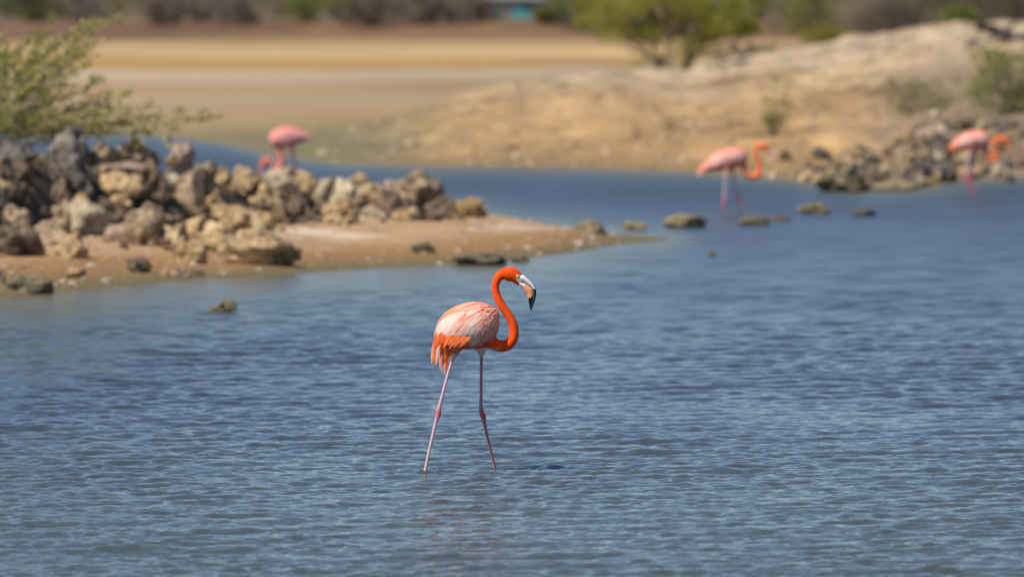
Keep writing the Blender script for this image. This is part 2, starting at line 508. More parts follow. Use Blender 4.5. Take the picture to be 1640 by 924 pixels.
S = [
 # px, py, w, h, tone, mesh, tilt, label
 (22, 252, 78, 56, 'dark', 'k', 0, 'dark grey boulder at the left edge under the bush, with a pale nub'),
 (106, 238, 76, 68, 'dark', 'r', 8, 'tall dark charcoal boulder forming the highest point of the rock pile'),
 (104, 275, 76, 68, 'dark', 'k', -20, 'folded dark grey boulder directly below the highest boulder'),
 (28, 304, 46, 38, 'brown', 'k', 0, 'rounded brown grey boulder near the left edge below the dark boulder'),
 (2, 308, 26, 34, 'tan', 'r', 0, 'small tan brown stone cut by the left edge halfway up the pile'),
 (97, 314, 26, 46, 'grey', 'k', 0, 'narrow knobbly grey olive stone above the big pale boulder'),
 (129, 323, 27, 22, 'tan', 's', 0, 'small round tan stone sitting on top of the big pale boulder'),
 (127, 296, 48, 46, 'dark', 'r', 0, 'shaded dark brown boulder right of the narrow knobbly stone'),
 (204, 244, 66, 38, 'grey', 'k', -8, 'lumpy light grey rock on the skyline right of the highest boulder'),
 (164, 252, 42, 42, 'grey', 'r', 0, 'grey brown rock filling the skyline dip beside the highest boulder'),
 (190, 274, 92, 24, 'pink', 'r', -3, 'long flat pinkish slab lying under the lumpy grey skyline rock'),
 (192, 302, 66, 46, 'tan', 'k', 5, 'blocky tan rock tucked beneath the flat pinkish slab'),
 (238, 296, 44, 66, 'brown', 'r', 0, 'dark brown shaded rock right of the blocky tan rock'),
 (238, 253, 34, 40, 'grey', 'k', 0, 'small grey skyline rock between lumpy rock and pointed rock'),
 (285, 258, 52, 42, 'pink', 'r', -28, 'pointed leaning grey pink rock on the skyline below the leaf sprig'),
 (270, 289, 32, 24, 'pale', 's', 10, 'smooth cream stone below the pointed leaning rock'),
 (328, 285, 34, 46, 'grey', 'k', 15, 'pitted grey upright rock on the skyline right of the pointed rock'),
 (300, 311, 64, 56, 'grey', 'r', 20, 'broad grey tan rock below the smooth cream stone'),
 (336, 336, 62, 46, 'ochre', 'k', -12, 'honey coloured rock in the middle of the pile below the pitted rock'),
 (361, 290, 32, 36, 'tan', 'r', 0, 'tan skyline rock just right of the pitted grey upright rock'),
 (392, 292, 46, 42, 'tan', 'k', 0, 'lumpy tan skyline rock left of the cream block below the feeding flamingo'),
 (19, 354, 48, 42, 'grey', 'k', 0, 'speckled grey tan rock low on the pile at the left edge'),
 (26, 389, 64, 54, 'brown', 'r', 0, 'large brown rock at the left foot of the pile'),
 (76, 374, 62, 46, 'grey', 'r', -10, 'pale grey wedge rock left of the big pale boulder'),
 (130, 358, 78, 58, 'pale', 's', 14, 'biggest pale cream boulder on the left face of the pile'),
 (190, 377, 44, 32, 'pink', 's', 0, 'smooth rounded peach stone right of the biggest pale boulder'),
 (236, 367, 60, 68, 'grey', 'k', 0, 'steep grey boulder right of the smooth peach stone'),
 (172, 338, 50, 40, 'brown', 'r', 0, 'dark recessed rock above the smooth peach stone, added for the gap shade'),  # dark gap filler, shade of the recess put into its colour
 (283, 384, 44, 48, 'grey', 'k', 0, 'grey tan boulder right of the steep grey boulder'),
 (308, 369, 44, 34, 'ochre', 'r', 10, 'orange tan rock leaning on the grey tan boulder at the pile foot'),
 (348, 384, 54, 48, 'tan', 'k', 0, 'brown tan rock left of the large wedge at the pile foot'),
 (386, 356, 70, 46, 'tan', 'r', 12, 'light tan rock with a flat top above the large wedge'),
 (303, 409, 46, 36, 'ochre', 'k', 0, 'low ochre rock on the sand in front of the grey tan boulder'),
 (414, 401, 108, 58, 'tan', 'r', -6, 'large olive tan wedge rock lying on the sand at the pile foot'),
 (470, 412, 26, 18, 'dark', 'r', 0, 'small dark stone beside the right end of the large wedge'),
 (440, 287, 54, 34, 'pale', 'r', -4, 'cream block on the skyline in front of the feeding flamingo'),
 (416, 298, 28, 22, 'pale', 's', 20, 'small cream stone left under the skyline cream block'),
 (419, 331, 58, 50, 'tan', 'r', 15, 'grey tan boulder below the small cream stone'),
 (459, 312, 54, 34, 'pale', 'k', 10, 'pale angular rock right under the skyline cream block'),
 (458, 345, 36, 38, 'brown', 'k', 0, 'brown rock under the pale angular rock'),
 (488, 297, 38, 40, 'tan', 'k', 0, 'grey tan skyline rock right of the pale angular rock'),
 (510, 313, 44, 46, 'pale', 'r', 0, 'pale tan upright rock in the middle of the low ridge'),
 (541, 312, 48, 42, 'pale', 'k', 0, 'pale crumbly rock left of the pointed tan rock'),
 (478, 338, 38, 42, 'brown', 'r', 0, 'shaded brown rock at the ridge foot below the grey tan skyline rock'),
 (508, 342, 38, 34, 'brown', 'k', 0, 'shaded brown stone at the ridge foot below the pale upright rock'),
 (545, 341, 48, 40, 'tan', 'k', 0, 'rough tan rock at the ridge foot below the pale crumbly rock'),
 (579, 299, 30, 36, 'tan', 'r', -20, 'pointed tan rock standing up from the low ridge'),
 (594, 316, 40, 38, 'tan', 'k', 0, 'tan rock leaning right of the pointed tan rock'),
 (573, 334, 28, 28, 'grey', 's', 0, 'small light grey stone left of the slanting cream stone'),
 (600, 343, 38, 15, 'pale', 's', -22, 'slanting elongated cream stone at the foot of the low ridge'),
 (622, 314, 40, 38, 'pink', 'r', -20, 'warm tan rock leaning against the big grey boulder'),
 (633, 331, 44, 48, 'brown', 'r', 0, 'shaded brown rock left of the big grey boulder'),
 (666, 317, 74, 72, 'grey', 'r', 6, 'big grey boulder near the right end of the pile'),
 (659, 345, 24, 20, 'tan', 's', 20, 'small tan stone at the foot of the big grey boulder'),
 (704, 335, 42, 40, 'brown', 'r', 12, 'dark brown rock between the big grey boulder and the last rock'),
 (702, 345, 20, 12, 'pink', 's', 0, 'tiny peach stone at the foot of the dark brown rock'),
 (752, 336, 60, 42, 'ochre', 'k', 0, 'rounded honey brown boulder at the right tip of the rock pile'),
 (121, 438, 38, 24, 'ochre', 'r', 8, 'small orange brown stone alone on the sand at lower left'),
 (221, 427, 44, 34, 'brown', 'r', 0, 'dark brown block with a lighter top on the sand in front of the pile'),
 (261, 438, 22, 13, 'ochre', 'r', 0, 'little tan stone between the dark block and the pale topped stone'),
 (289, 436, 34, 22, 'pink', 'r', 0, 'pale topped pinkish stone near the waterline'),
 (315, 438, 24, 16, 'brown', 'k', 0, 'small dark stone touching the right side of the pale topped stone'),
 (44, 459, 86, 40, 'olive', 'k', 0, 'broad algae brown rock at the water edge in the lower left'),
 (-2, 442, 26, 32, 'brown', 'r', 0, 'brown stone cut by the left edge behind the algae brown rock'),
 (355, 491, 52, 26, 'olive', 'k', 0, 'dark rough rock alone in the open water left of the flamingo'),
 (676, 398, 34, 18, 'olive', 'k', 0, 'low mossy stone on the sand spit'),
 (737, 400, 16, 13, 'grey', 's', 0, 'small pale grey pebble on the sand spit right of the mossy stone'),
 (768, 417, 96, 25, 'olive', 'k', 0, 'wide flat dark mossy rock at the spit edge above the flamingo'),
 (834, 415, 34, 15, 'olive', 'k', 0, 'small dark mossy rock right behind the flamingo head'),
 (499, 361, 15, 10, 'pale', 's', 0, 'tiny white stone on the sand below the low ridge'),
 (943, 364, 54, 26, 'mustard', 's', 0, 'rounded tan stone in the water just off the spit tip, first of the row'),
 (1016, 363, 40, 17, 'mustard', 's', 0, 'small tan stone in the water, second of the row off the spit'),
 (1098, 356, 74, 27, 'mustard', 's', 0, 'largest rounded tan stone in the water row left of the wading flamingo'),
 (1207, 355, 54, 16, 'olive', 's', 0, 'low olive stone in the water right below the wading flamingo'),
 (1250, 350, 36, 13, 'olive', 's', 0, 'small low olive stone touching the row right of the wading flamingo'),
 (1303, 335, 56, 22, 'mustard', 'k', 0, 'long low tan stone in the water below the right rock cluster'),
 (1384, 342, 42, 13, 'olive', 's', 0, 'flattest stone of the water row, the last on the right'),
 (1141, 407, 14, 9, 'brown', 's', 0, 'tiny dark stone tip alone in open water right of the spit'),
 (1350, 288, 74, 48, 'olive', 'k', 0, 'brown olive boulder at the waterline, left end of the right cluster'),
 (1316, 248, 30, 20, 'dark', 'r', 0, 'small dark grey rock on the bank above the waterline boulder'),
 (1394, 263, 28, 22, 'dark', 'r', 0, 'dark grey rock on the bank in the middle of the right cluster'),
 (1357, 268, 46, 28, 'tan', 'k', 0, 'tan rubble rock resting above the waterline boulder'),
 (1430, 278, 40, 32, 'grey', 'k', 0, 'shaded grey rock near the water in the right cluster'),
 (1446, 249, 34, 30, 'grey', 'r', 0, 'light grey tan rock on the upper side of the right cluster'),
 (1470, 279, 42, 36, 'dark', 'r', 0, 'black brown rock at the water in the right cluster'),
 (1476, 254, 34, 32, 'grey', 'k', 0, 'grey brown rock behind the pale cream rock'),
 (1496, 257, 27, 26, 'pale', 'r', 0, 'pale cream rock left of the flamingo at the right edge'),
 (1510, 279, 40, 26, 'dark', 'k', 0, 'very dark low rock under the pale cream rock'),
 (1513, 241, 26, 30, 'dark', 'r', 20, 'dark grey slanting rock behind the tail of the right flamingo'),
 (1538, 277, 28, 18, 'ochre', 'r', 0, 'orange tan rock behind the legs of the right flamingo'),
 (1437, 298, 66, 17, 'mustard', 'k', 0, 'low tan ledge rock at the waterline of the right cluster'),
 (1602, 273, 22, 34, 'pale', 'r', 12, 'whitish upright rock below the head of the right flamingo'),
 (1617, 287, 16, 15, 'dark', 'r', 0, 'small dark stone beside the whitish upright rock'),
 (1576, 268, 34, 20, 'tan', 'k', 0, 'tan rock right behind the legs of the right flamingo'),
 (1541, 200, 30, 24, 'grey', 'r', 0, 'pinkish grey rock above the back of the right flamingo'),
 (1497, 216, 54, 26, 'pink', 'k', 0, 'pinkish tan rubble rock up the slope left of the right bush'),
 (1256, 250, 22, 26, 'brown', 'r', 0, 'small brown rock right of the wading flamingo beak'),
 (1556, 70, 26, 17, 'dark', 'r', 0, 'dark grey rock on the hill crest left of the driftwood'),
 (520, 283, 26, 12, 'pale', 'r', 0, None),
]
for px, py, w, h, tone, kd, tilt, lab in S:
    if lab is None: continue
    g_ = 1.3 if px > 1300 and 190 < py < 300 else 1.0 if tone == 'dark' else 1.3 if px < 800 and py < 420 and w > 22 and px + 0 < 730 else 1.0
    stone(px, py, w * g_, h * g_, tone, lab, kind=kd, tilt=tilt)

# filler stones wedged into the pile, brown ones with gap shade in their colour, each described by the named rock it touches
import re
def short(lab):
    q = re.split(r' (?:at|below|with|forming|directly|right|left|under|above|filling|lying|tucked|on|near|in|between|just|sitting|low|leaning|cut|beside|touching|behind|alone|standing|halfway|resting|up|fi)\b', lab)[0]
    return ' '.join(q.split()[-4:])
NAMED = [(r[0], r[1], short(r[7])) for r in S if r[7]]
used_lab = set()
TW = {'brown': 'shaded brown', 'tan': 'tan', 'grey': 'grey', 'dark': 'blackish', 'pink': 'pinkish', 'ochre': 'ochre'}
def filler_label(px, py, tone, sz, big):
    cands = sorted(NAMED, key=lambda q: (q[0] - px) ** 2 + (q[1] - py) ** 2)[:3]
    for qx, qy, nm in cands:
        dx, dy = px - qx, py - qy
        if abs(dx) > abs(dy): dr = 'right of' if dx > 0 else 'left of'
        else: dr = 'under' if dy > 0 else 'above'
        for lab in (f"{'small' if sz < big else 'medium'} {TW[tone]} stone wedged {dr} the {nm}",):
            if lab not in used_lab:
                used_lab.add(lab); return lab
    return None
rr = random.Random(3)
for k in range(170):
    px = rr.uniform(-150, 740)
    b_ = float(I(px, MOUND_BASE)); t_ = float(I(px, MOUND_TOP))
    py = t_ + (b_ - t_) * rr.uniform(.05, .97)
    sz = rr.uniform(18, 46) * (1.35 if px < 120 else 1 if px < 420 else .7)
    tone = rr.choice(['brown', 'brown', 'tan', 'ochre', 'brown', 'tan'])
    if px < 150 and py < 350: tone = rr.choice(['dark', 'brown', 'brown'])
    a1, a2, kd, tl = rr.uniform(.9, 1.3), rr.uniform(.7, 1), rr.choice('rrk'), rr.uniform(-25, 25)
    lab = filler_label(px, py, tone, sz, 30)
    if lab is None: continue
    stone(px, py, sz * a1, sz * a2, tone, lab, kind=kd, tilt=tl, group='filler stones in the rock pile', hi=100, back=.22)
for k in range(150):
    px = rr.uniform(1290, 1740)
    top = float(np.interp(px, [1290, 1400, 1480, 1560, 1760], [262, 240, 205, 195, 190])); bot = float(I(px, FAR_SHORE))
    py = rr.uniform(top, bot - 2)
    sz = rr.uniform(16, 38)
    tone = rr.choice(['tan', 'grey', 'tan', 'dark', 'brown', 'brown'])
    a1, a2, kd, tl = rr.uniform(1, 1.5), rr.uniform(.7, 1), rr.choice('rk'), rr.uniform(-25, 25)
    lab = filler_label(px, py, tone, sz, 17)
    if lab is None: continue
    stone(px, py, sz * a1, sz * a2, tone, lab.replace('wedged', 'lying'), kind=kd, tilt=tl, group='rubble stones of the right bank', lo=105)

# gravel: loose pebbles on spit and banks, one uncountable mass
ico = bmesh.new(); bmesh.ops.create_icosphere(ico, subdivisions=1, radius=1)
iv = np.array([v.co[:] for v in ico.verts]); it = np.array([[v.index for v in f.verts] for f in ico.faces]); ico.free()
def pebbles(name, P, sizes, mat_tone_cols, matname):
    n_ = len(P)
    V = np.repeat(iv[None], n_, 0) * (1 + RS.uniform(-.3, .3, (n_, len(iv), 1)))
    V = V * sizes[:, None, None] * np.stack([RS.uniform(.8, 1.5, n_), RS.uniform(.7, 1.1, n_), RS.uniform(.45, .8, n_)], 1)[:, None, :]
    V = V + P[:, None, :]
    F = it[None] + (np.arange(n_) * len(iv))[:, None, None]
    me = mesh_np(name, V.reshape(-1, 3), F.reshape(-1, 3), smooth=False)
    cols = np.array(mat_tone_cols)[RS.randint(0, len(mat_tone_cols), n_)] * RS.uniform(.7, 1.2, (n_, 1))
    set_col(me, np.repeat(cols, len(iv), 0))
    return obj(name, me, attr_mat(matname, vary=.2, vscale=30))
pp = []
while len(pp) < 1500:
    px = RS.uniform(-150, 1000); a = float(I(px, SPIT_FRONT)); b_ = float(I(px, MOUND_BASE)) if px < 800 else float(I(px, SPIT_BACK))
    d = RS.uniform(d_of(a), d_of(b_)); x = (px - 820) * d / FPX
    pp.append((x, d, 0))
P = np.array(pp); P[:, 2] = terrain_h(P[:, 0], P[:, 1])
sz = .008 + .03 * RS.rand(len(P)) ** 4
g1 = pebbles('pebbles', P, sz, [(.45, .34, .24), (.6, .5, .4), (.3, .2, .12), (.4, .3, .2)], 'spit_pebbles')
tag(g1, 'scattered loose pebbles on the wet sand of the spit', 'pebbles', kind='stuff')
pp = []
for k in range(5200):
    px = RS.uniform(480, 1800)
    if RS.rand() > (px - 480) / 350: continue
    a = d_of(float(I(px, FAR_SHORE)))
    d = a + (float(I(px, CREST_D)) + 8 - a) * RS.rand() ** 1.3
    pp.append(((px - 820) * d / FPX, d, 0))
P = np.array(pp); P[:, 2] = terrain_h(P[:, 0], P[:, 1])
pxp = P[:, 0] * FPX / P[:, 1] + 820
sz = .014 + .085 * RS.rand(len(P)) ** 6 + .04 * np.clip((pxp - 1200) / 400, 0, 1) * RS.rand(len(P)) ** 2
g2 = pebbles('gravel', P, sz, [(.40, .29, .17), (.44, .34, .23), (.19, .125, .07), (.36, .24, .13), (.25, .185, .12)], 'bank_gravel')
tag(g2, 'coarse tan gravel and small stones strewn over the far bank', 'gravel', kind='stuff')

# ------------------------------------------------------------------ tubes and lofts
def catmull(P, per=6):
    P = np.asarray(P, float)
    Q = np.vstack([2 * P[0] - P[1], P, 2 * P[-1] - P[-2]])
    out = []
    for i in range(1, len(Q) - 2):
        a, b_, c, d = Q[i - 1], Q[i], Q[i + 1], Q[i + 2]
        for t in np.linspace(0, 1, per, endpoint=False):
            out.append(.5 * ((2 * b_) + (-a + c) * t + (2 * a - 5 * b_ + 4 * c - d) * t * t + (-a + 3 * b_ - 3 * c + d) * t ** 3))
    out.append(P[-1])
    return np.array(out)

def tube(P, R, seg=14, squash=None):
    """closed tube along P (n,3) with radii R; squash scales the sideways (y) radius"""
    P = np.asarray(P, float); n_ = len(P)
    V = []; 
    for i in range(n_):
        t = P[min(i + 1, n_ - 1)] - P[max(i - 1, 0)]; t = t / (np.linalg.norm(t) + 1e-9)
        ref = np.array([0, 1, 0]) if abs(t[1]) < .9 else np.array([1, 0, 0])
        u = np.cross(ref, t); u /= np.linalg.norm(u); v = np.cross(t, u)
        sq = 1 if squash is None else squash[i]
        for k in range(seg):
            a = 2 * math.pi * k / seg
            V.append(P[i] + R[i] * (math.cos(a) * u + math.sin(a) * v * sq))
    V.append(P[0]); V.append(P[-1])
    F = []
    for i in range(n_ - 1):
        for k in range(seg):
            k2 = (k + 1) % seg
            F.append((i * seg + k, i * seg + k2, (i + 1) * seg + k2, (i + 1) * seg + k))
    a, b_ = n_ * seg, n_ * seg + 1
    for k in range(seg):
        k2 = (k + 1) % seg
        F.append((a, k2, k)); F.append((b_, (n_ - 1) * seg + k, (n_ - 1) * seg + k2))
    return V, F

class MB:
    def __init__(s): s.V = []; s.F = []
    def add(s, VF):
        V, F = VF; o = len(s.V)
        s.V += [tuple(v) for v in V]; s.F += [tuple(i + o for i in f) for f in F]
    def mesh(s, name, smooth=True):
        me = bpy.data.meshes.new(name); me.from_pydata(s.V, [], s.F); me.update()
        me.polygons.foreach_set('use_smooth', [smooth] * len(me.polygons))
        return me

# ------------------------------------------------------------------ flamingos
PLUM = attr_mat('flamingo_plumage', rough=.85, bump=.8, bscale=230, vary=.2, vscale=90, bdist=.004, sheen=0)
FEATHER = attr_mat('flamingo_feathers', rough=.65, vary=.08, vscale=60, trans=.15)
BILL = attr_mat('flamingo_bill', rough=.5, vary=.05, vscale=50)
EYE = flat_mat('pale_yellow_eye', (.75, .55, .16), .15)
PUPIL = flat_mat('black_pupil', (.01, .01, .01), .1)
LID = flat_mat('eye_rim_skin', (.8, .66, .42), .6)

ORANGE = np.array((.97, .088, .002)); DEEP = np.array((.80, .055, .008)); PALE = np.array((.86, .50, .43)); WHITE = np.array((.88, .70, .65))
SALM = np.array((.84, .27, .16)); LEG = np.array((.44, .24, .27)); LEGP = np.array((.62, .40, .42)); KNEE = np.array((.62, .10, .13))  # LEG has body shadow put into its colour, LEGP is the sunlit tone

def feather_strip(p0, d, nrm, L, wid, droop=.0, lift=.004, nseg=5):
    """one leaf-shaped feather: quill start p0, direction d, surface normal nrm"""
    d = d / np.linalg.norm(d); side = np.cross(d, nrm); side /= (np.linalg.norm(side) + 1e-9)
    prof = [.35, .9, 1.0, .85, .5, .06] if nseg == 5 else [.3, .8, 1, .9, .7, .4, .05][:nseg + 1]
    V = []
    for i in range(nseg + 1):
        t = i / nseg
        c = p0 + d * L * t + nrm * (lift * math.sin(t * 2.2)) + np.array((0, 0, -droop * t * t))
        w = wid * prof[i] * .5
        V += [c - side * w, c + nrm * wid * .10, c + side * w]
    F = []
    for i in range(nseg):
        a = i * 3
        F += [(a, a + 1, a + 4, a + 3), (a + 1, a + 2, a + 5, a + 4)]
    return V, F

def flamingo(spec):
    px0, pyw = spec['foot']; d = d_of(pyw); s = FPX / d
    O = np.array(W(px0, pyw, d)); O[2] = 0
    def L(px, py, lat=0.): return np.array(((px - px0) / s, lat, (pyw - py) / s))
    root = bpy.data.objects.new('flamingo', None); COL.objects.link(root)
    root.location = O; tag(root, spec['label'], 'flamingo', 'flamingos wading in the lagoon')
    root.empty_display_size = .1
    flip = spec.get('flip', 1)
    mb = MB()
    # torso: lofted from upper and lower outline with lens-shaped depth
    st = catmull(np.array(spec['body'], float), 3)
    V = []; seg = 28
    for x, t, b_, wd in st:
        for k in range(seg):
            a = 2 * math.pi * k / seg
            ca, sa = math.cos(a), math.sin(a)
            V.append(L(x, (t + b_) / 2 - sa * abs(b_ - t) / 2, ca * max(wd, .5) / s * (1 - .10 * sa)))
    V.append(L(st[0][0], (st[0][1] + st[0][2]) / 2)); V.append(L(st[-1][0], (st[-1][1] + st[-1][2]) / 2))
    F = []; n_ = len(st)
    for i in range(n_ - 1):
        for k in range(seg):
            k2 = (k + 1) % seg
            F.append((i * seg + k, (i + 1) * seg + k, (i + 1) * seg + k2, i * seg + k2))
    for k in range(seg):
        k2 = (k + 1) % seg
        F.append((n_ * seg, k, k2)); F.append((n_ * seg + 1, (n_ - 1) * seg + k2, (n_ - 1) * seg + k))
    mb.add((V, F))
    nk = catmull(np.array(spec['neck'], float), 5)     # px, py, r, squash
    if not spec.get('detail'): nk[:, 2] *= 1.2
    neckpts = np.array([L(a[0], a[1]) for a in nk])
    mb.add(tube(neckpts, [a[2] / s for a in nk], 20, [a[3] for a in nk]))
    legpaths = []
    for leg in spec['legs']:
        lg = catmull(np.array(leg, float), 4)           # px, py, r, lat(m)
        Pn = np.array([L(a[0], a[1], a[3]) for a in lg]); legpaths.append(Pn)
        mb.add(tube(Pn, [a[2] / s for a in lg], 12))
    raw = mb.mesh('flamingo_raw')
    tmp = bpy.data.objects.new('tmp', raw); COL.objects.link(tmp)
    md = tmp.modifiers.new('r', 'REMESH'); md.mode = 'VOXEL'; md.voxel_size = spec['voxel']; md.use_smooth_shade = True
    ms = tmp.modifiers.new('s', 'SMOOTH'); ms.iterations = 3; ms.factor = .5
    dg = bpy.context.evaluated_depsgraph_get()
    me = bpy.data.meshes.new_from_object(tmp.evaluated_get(dg))
    bpy.data.objects.remove(tmp)
    me.name = 'body'
    me.polygons.foreach_set('use_smooth', [True] * len(me.polygons))
    V = np.zeros(len(me.vertices) * 3, np.float32); me.vertices.foreach_get('co', V); V = V.reshape(-1, 3).astype(float)
    # colouring by anatomy
    C = np.tile(SALM, (len(V), 1))
    PX = V[:, 0] * s + px0; PY = pyw - V[:, 2] * s
    dn = np.min(np.linalg.norm(V[:, None, [0, 2]] - neckpts[None, ::2][:, :, [0, 2]], axis=2), axis=1) * s
    body = st
    top = np.interp(PX, sorted(body[:, 0]), body[np.argsort(body[:, 0]), 1]); bot = np.interp(PX, sorted(body[:, 0]), body[np.argsort(body[:, 0]), 2])
    inb = (PX > body[:, 0].min() - 1) & (PX < body[:, 0].max() + .5) & (PY > top - 2) & (PY < bot + 2)
    v = (PY - top) / np.maximum(bot - top, 1)
    nz = NA(PX * .25 * s / 300 * 2, PY * .12 * s / 300 * 2, 3)
    # salmon bird back, paler in the middle, orange rump and belly
    k = smooth01(1 - np.abs(v - .42) / .42 + nz * .3)[:, None]
    C = np.where(inb[:, None], SALM * (1 - k) + (PALE) * k, C)
    if spec.get('pinker'): C = np.where(inb[:, None], C * .5 + np.array((.72, .20, .19)) * .5, C)
    neck = (~inb) & (PY < spec['leg_top']) | (dn < 1.25 * np.interp(PY, [0, 9999], [1, 1]) * spec['neck_r'] ) & (PX > spec['neck_from'] if flip > 0 else PX < spec['neck_from'])
    oc = spec.get('neck_col', ORANGE)
    mot = 1 + .22 * NB(PX * .55, PY * .55, 3)[:, None] * np.array([.5, 1.2, 1.0])
    C = np.where(neck[:, None], np.clip(oc * mot, 0, .97), C)
    # legs
    lt = spec['leg_top']; isleg = (~inb) & (PY >= lt)
    for Pn, kn, pal in zip(legpaths, spec['knees'], spec['leg_cols']):
        dl = np.min(np.linalg.norm(V[:, None] - Pn[None], axis=2), axis=1) * s
        mine = isleg & (dl < spec['neck_r'] * 1.5)
        kk = np.exp(-((PY - kn) / (spec['knee_w'])) ** 2)[:, None]
        base = np.array(pal) * (1 + .12 * NB(PX * .8, PY * .5, 2)[:, None])
        th = smooth01((spec['skin_y'] - PY) / (4 * s / 300))[:, None]
        col = base * (1 - kk) + KNEE * kk
        if spec.get('pink_feet'):
            kf = smooth01((PY - kn) / 2)[:, None]; col = col * (1 - kf) + np.array((.55, .13, .2)) * kf
        col = col * (1 - th) + np.array((.80, .52, .44)) * th
        C = np.where(mine[:, None], col, C)
    if spec.get('detail'):
        # white facial skin between the eye and the bill
        tri = np.array([(836.5, 439), (826.5, 444.5), (830.4, 452.5), (835.6, 461), (850, 461), (850, 439)])
        def inside(x, y):
            r_ = np.zeros(x.shape, bool); j = len(tri) - 1
            for i in range(len(tri)):
                xi, yi = tri[i]; xj, yj = tri[j]
                c_ = ((yi > y) != (yj > y)) & (x < (xj - xi) * (y - yi) / (yj - yi + 1e-9) + xi)
                r_ ^= c_; j = i
            return r_
        C = np.where(inside(PX, PY)[:, None], np.array((.80, .74, .72)), C)
        # deep pink belly, underside shade painted low on the neck loop
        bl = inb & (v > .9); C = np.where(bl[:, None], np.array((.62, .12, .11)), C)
        lowneck = (PY > 546) & (PX > 778) & (PX < 840)
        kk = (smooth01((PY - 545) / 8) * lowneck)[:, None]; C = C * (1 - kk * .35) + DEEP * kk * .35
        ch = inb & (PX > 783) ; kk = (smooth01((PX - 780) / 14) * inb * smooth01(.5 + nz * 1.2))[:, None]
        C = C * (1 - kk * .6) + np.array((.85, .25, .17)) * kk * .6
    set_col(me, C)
    bo = obj('body', me, PLUM, root)
    # ---- bill
    hx = spec['bill']
    def blade(name, A, B, colf, wid):
        A = catmull(np.array(A, float), 4); B = catmull(np.array(B, float), 4)
        if len(A) != len(B):
            B = np.stack([np.interp(np.linspace(0, 1, len(A)), np.linspace(0, 1, len(B)), B[:, i]) for i in (0, 1)], 1)
        sg = 12; V = []; Cc = []
        for i in range(len(A)):
            t = i / (len(A) - 1); w_ = np.interp(t, [0, .35, .8, 1], wid) / s
            ce = (A[i] + B[i]) / 2; hv = (A[i] - B[i]) / 2
            for k in range(sg):
                a = 2 * math.pi * k / sg
                q = ce + hv * math.cos(a)
                V.append(L(q[0], q[1], math.sin(a) * w_)); Cc.append(colf(q[0], q[1], t))
        F = []
        for i in range(len(A) - 1):
            for k in range(sg):
                k2 = (k + 1) % sg
                F.append((i * sg + k, i * sg + k2, (i + 1) * sg + k2, (i + 1) * sg + k))
        F.append(tuple(range(sg))[::-1]); F.append(tuple((len(A) - 1) * sg + k for k in range(sg)))
        m_ = MB(); m_.V = [tuple(q) for q in V]; m_.F = F
        me = m_.mesh(name); set_col(me, Cc)
        return obj(name, me, BILL, root)
    blade('upper_bill', hx['top'], hx['mid'], hx['ucol'], hx['wid'])
    blade('lower_bill', hx['mid2'], hx['bot'], hx['lcol'], [w * .85 for w in hx['wid']])
    # ---- eyes
    bvh = BVHTree.FromPolygons([tuple(q) for q in V], [tuple(p.vertices) for p in me.polygons])
    ex, ey = spec['eye']; er = spec['eye_r'] / s
    for sd in (-1, 1):
        p0 = L(ex, ey, sd * .5); q = bvh.ray_cast(Vector(p0), Vector((0, -sd, 0)))
        if q[0] is None: continue
        c = np.array(q[0]) - np.array((0, sd * er * .45, 0))
        def ball(name, cc, r_, m_, par, fl=1.):
            bm = bmesh.new(); bmesh.ops.create_uvsphere(bm, u_segments=14, v_segments=10, radius=r_)
            for v_ in bm.verts: v_.co.y *= fl; v_.co += Vector(cc)
            me_ = bpy.data.meshes.new(name); bm.to_mesh(me_); bm.free()
            me_.polygons.foreach_set('use_smooth', [True] * len(me_.polygons))
            return obj(name, me_, m_, par)
        e_ = ball('eye', c, er, EYE, root)
        if spec.get('detail'):
            ball('pupil', c + np.array((.1 * er, sd * er * .74, 0)), er * .38, PUPIL, e_, .8)
            bm = bmesh.new()
            ring = []
            bmesh.ops.create_circle(bm, segments=6, radius=er * .22)
            bm.free()
            Vr = []; Fr = []
            for i in range(18):
                a = 2 * math.pi * i / 18
                for k in range(6):
                    b2 = 2 * math.pi * k / 6
                    rad = er * 1.06 + er * .24 * math.cos(b2)
                    Vr.append((c[0] + rad * math.cos(a), c[1] + sd * er * .42 + er * .24 * math.sin(b2), c[2] + rad * math.sin(a)))
                    Fr.append((i * 6 + k, ((i + 1) % 18) * 6 + k, ((i + 1) % 18) * 6 + (k + 1) % 6, i * 6 + (k + 1) % 6))
            mr_ = MB(); mr_.V = Vr; mr_.F = Fr
            obj('eyelid', mr_.mesh('eyelid'), LID, e_)
    # ---- contour feathers over the torso
    R = np.random.RandomState(9)
    FV = []; FF = []; FC = []
    x0, x1 = body[:, 0].min(), body[:, 0].max()
    nf = spec['feathers']
    for k in range(nf * 2):
        sd = -1 if k % 2 else 1
        u = R.rand(); x = x0 + (x1 - x0) * (.04 + .93 * u)
        tp = np.interp(x, body[:, 0] if body[0, 0] < body[-1, 0] else body[::-1, 0], body[:, 1] if body[0, 0] < body[-1, 0] else body[::-1, 1])
        bt = np.interp(x, body[:, 0] if body[0, 0] < body[-1, 0] else body[::-1, 0], body[:, 2] if body[0, 0] < body[-1, 0] else body[::-1, 2])
        vv = R.rand() * .93 + .015; y = tp + (bt - tp) * vv
        q = bvh.ray_cast(Vector(L(x, y, sd * .6)), Vector((0, -sd, 0)))
        if q[0] is None: continue
        p0 = np.array(q[0]); nrm = np.array(q[1])
        if nrm[1] * sd < 0: nrm = -nrm
        ux = (x - x0) / (x1 - x0)
        if flip < 0: ux = 1 - ux
        fd = spec['flow'](ux, vv); fd = np.array((fd[0] * flip + R.normal(0, .10), 0, fd[1] + R.normal(0, .10)))
        tdir = fd - nrm * fd.dot(nrm); 
        if np.linalg.norm(tdir) < .2: continue
        small = ux > .78
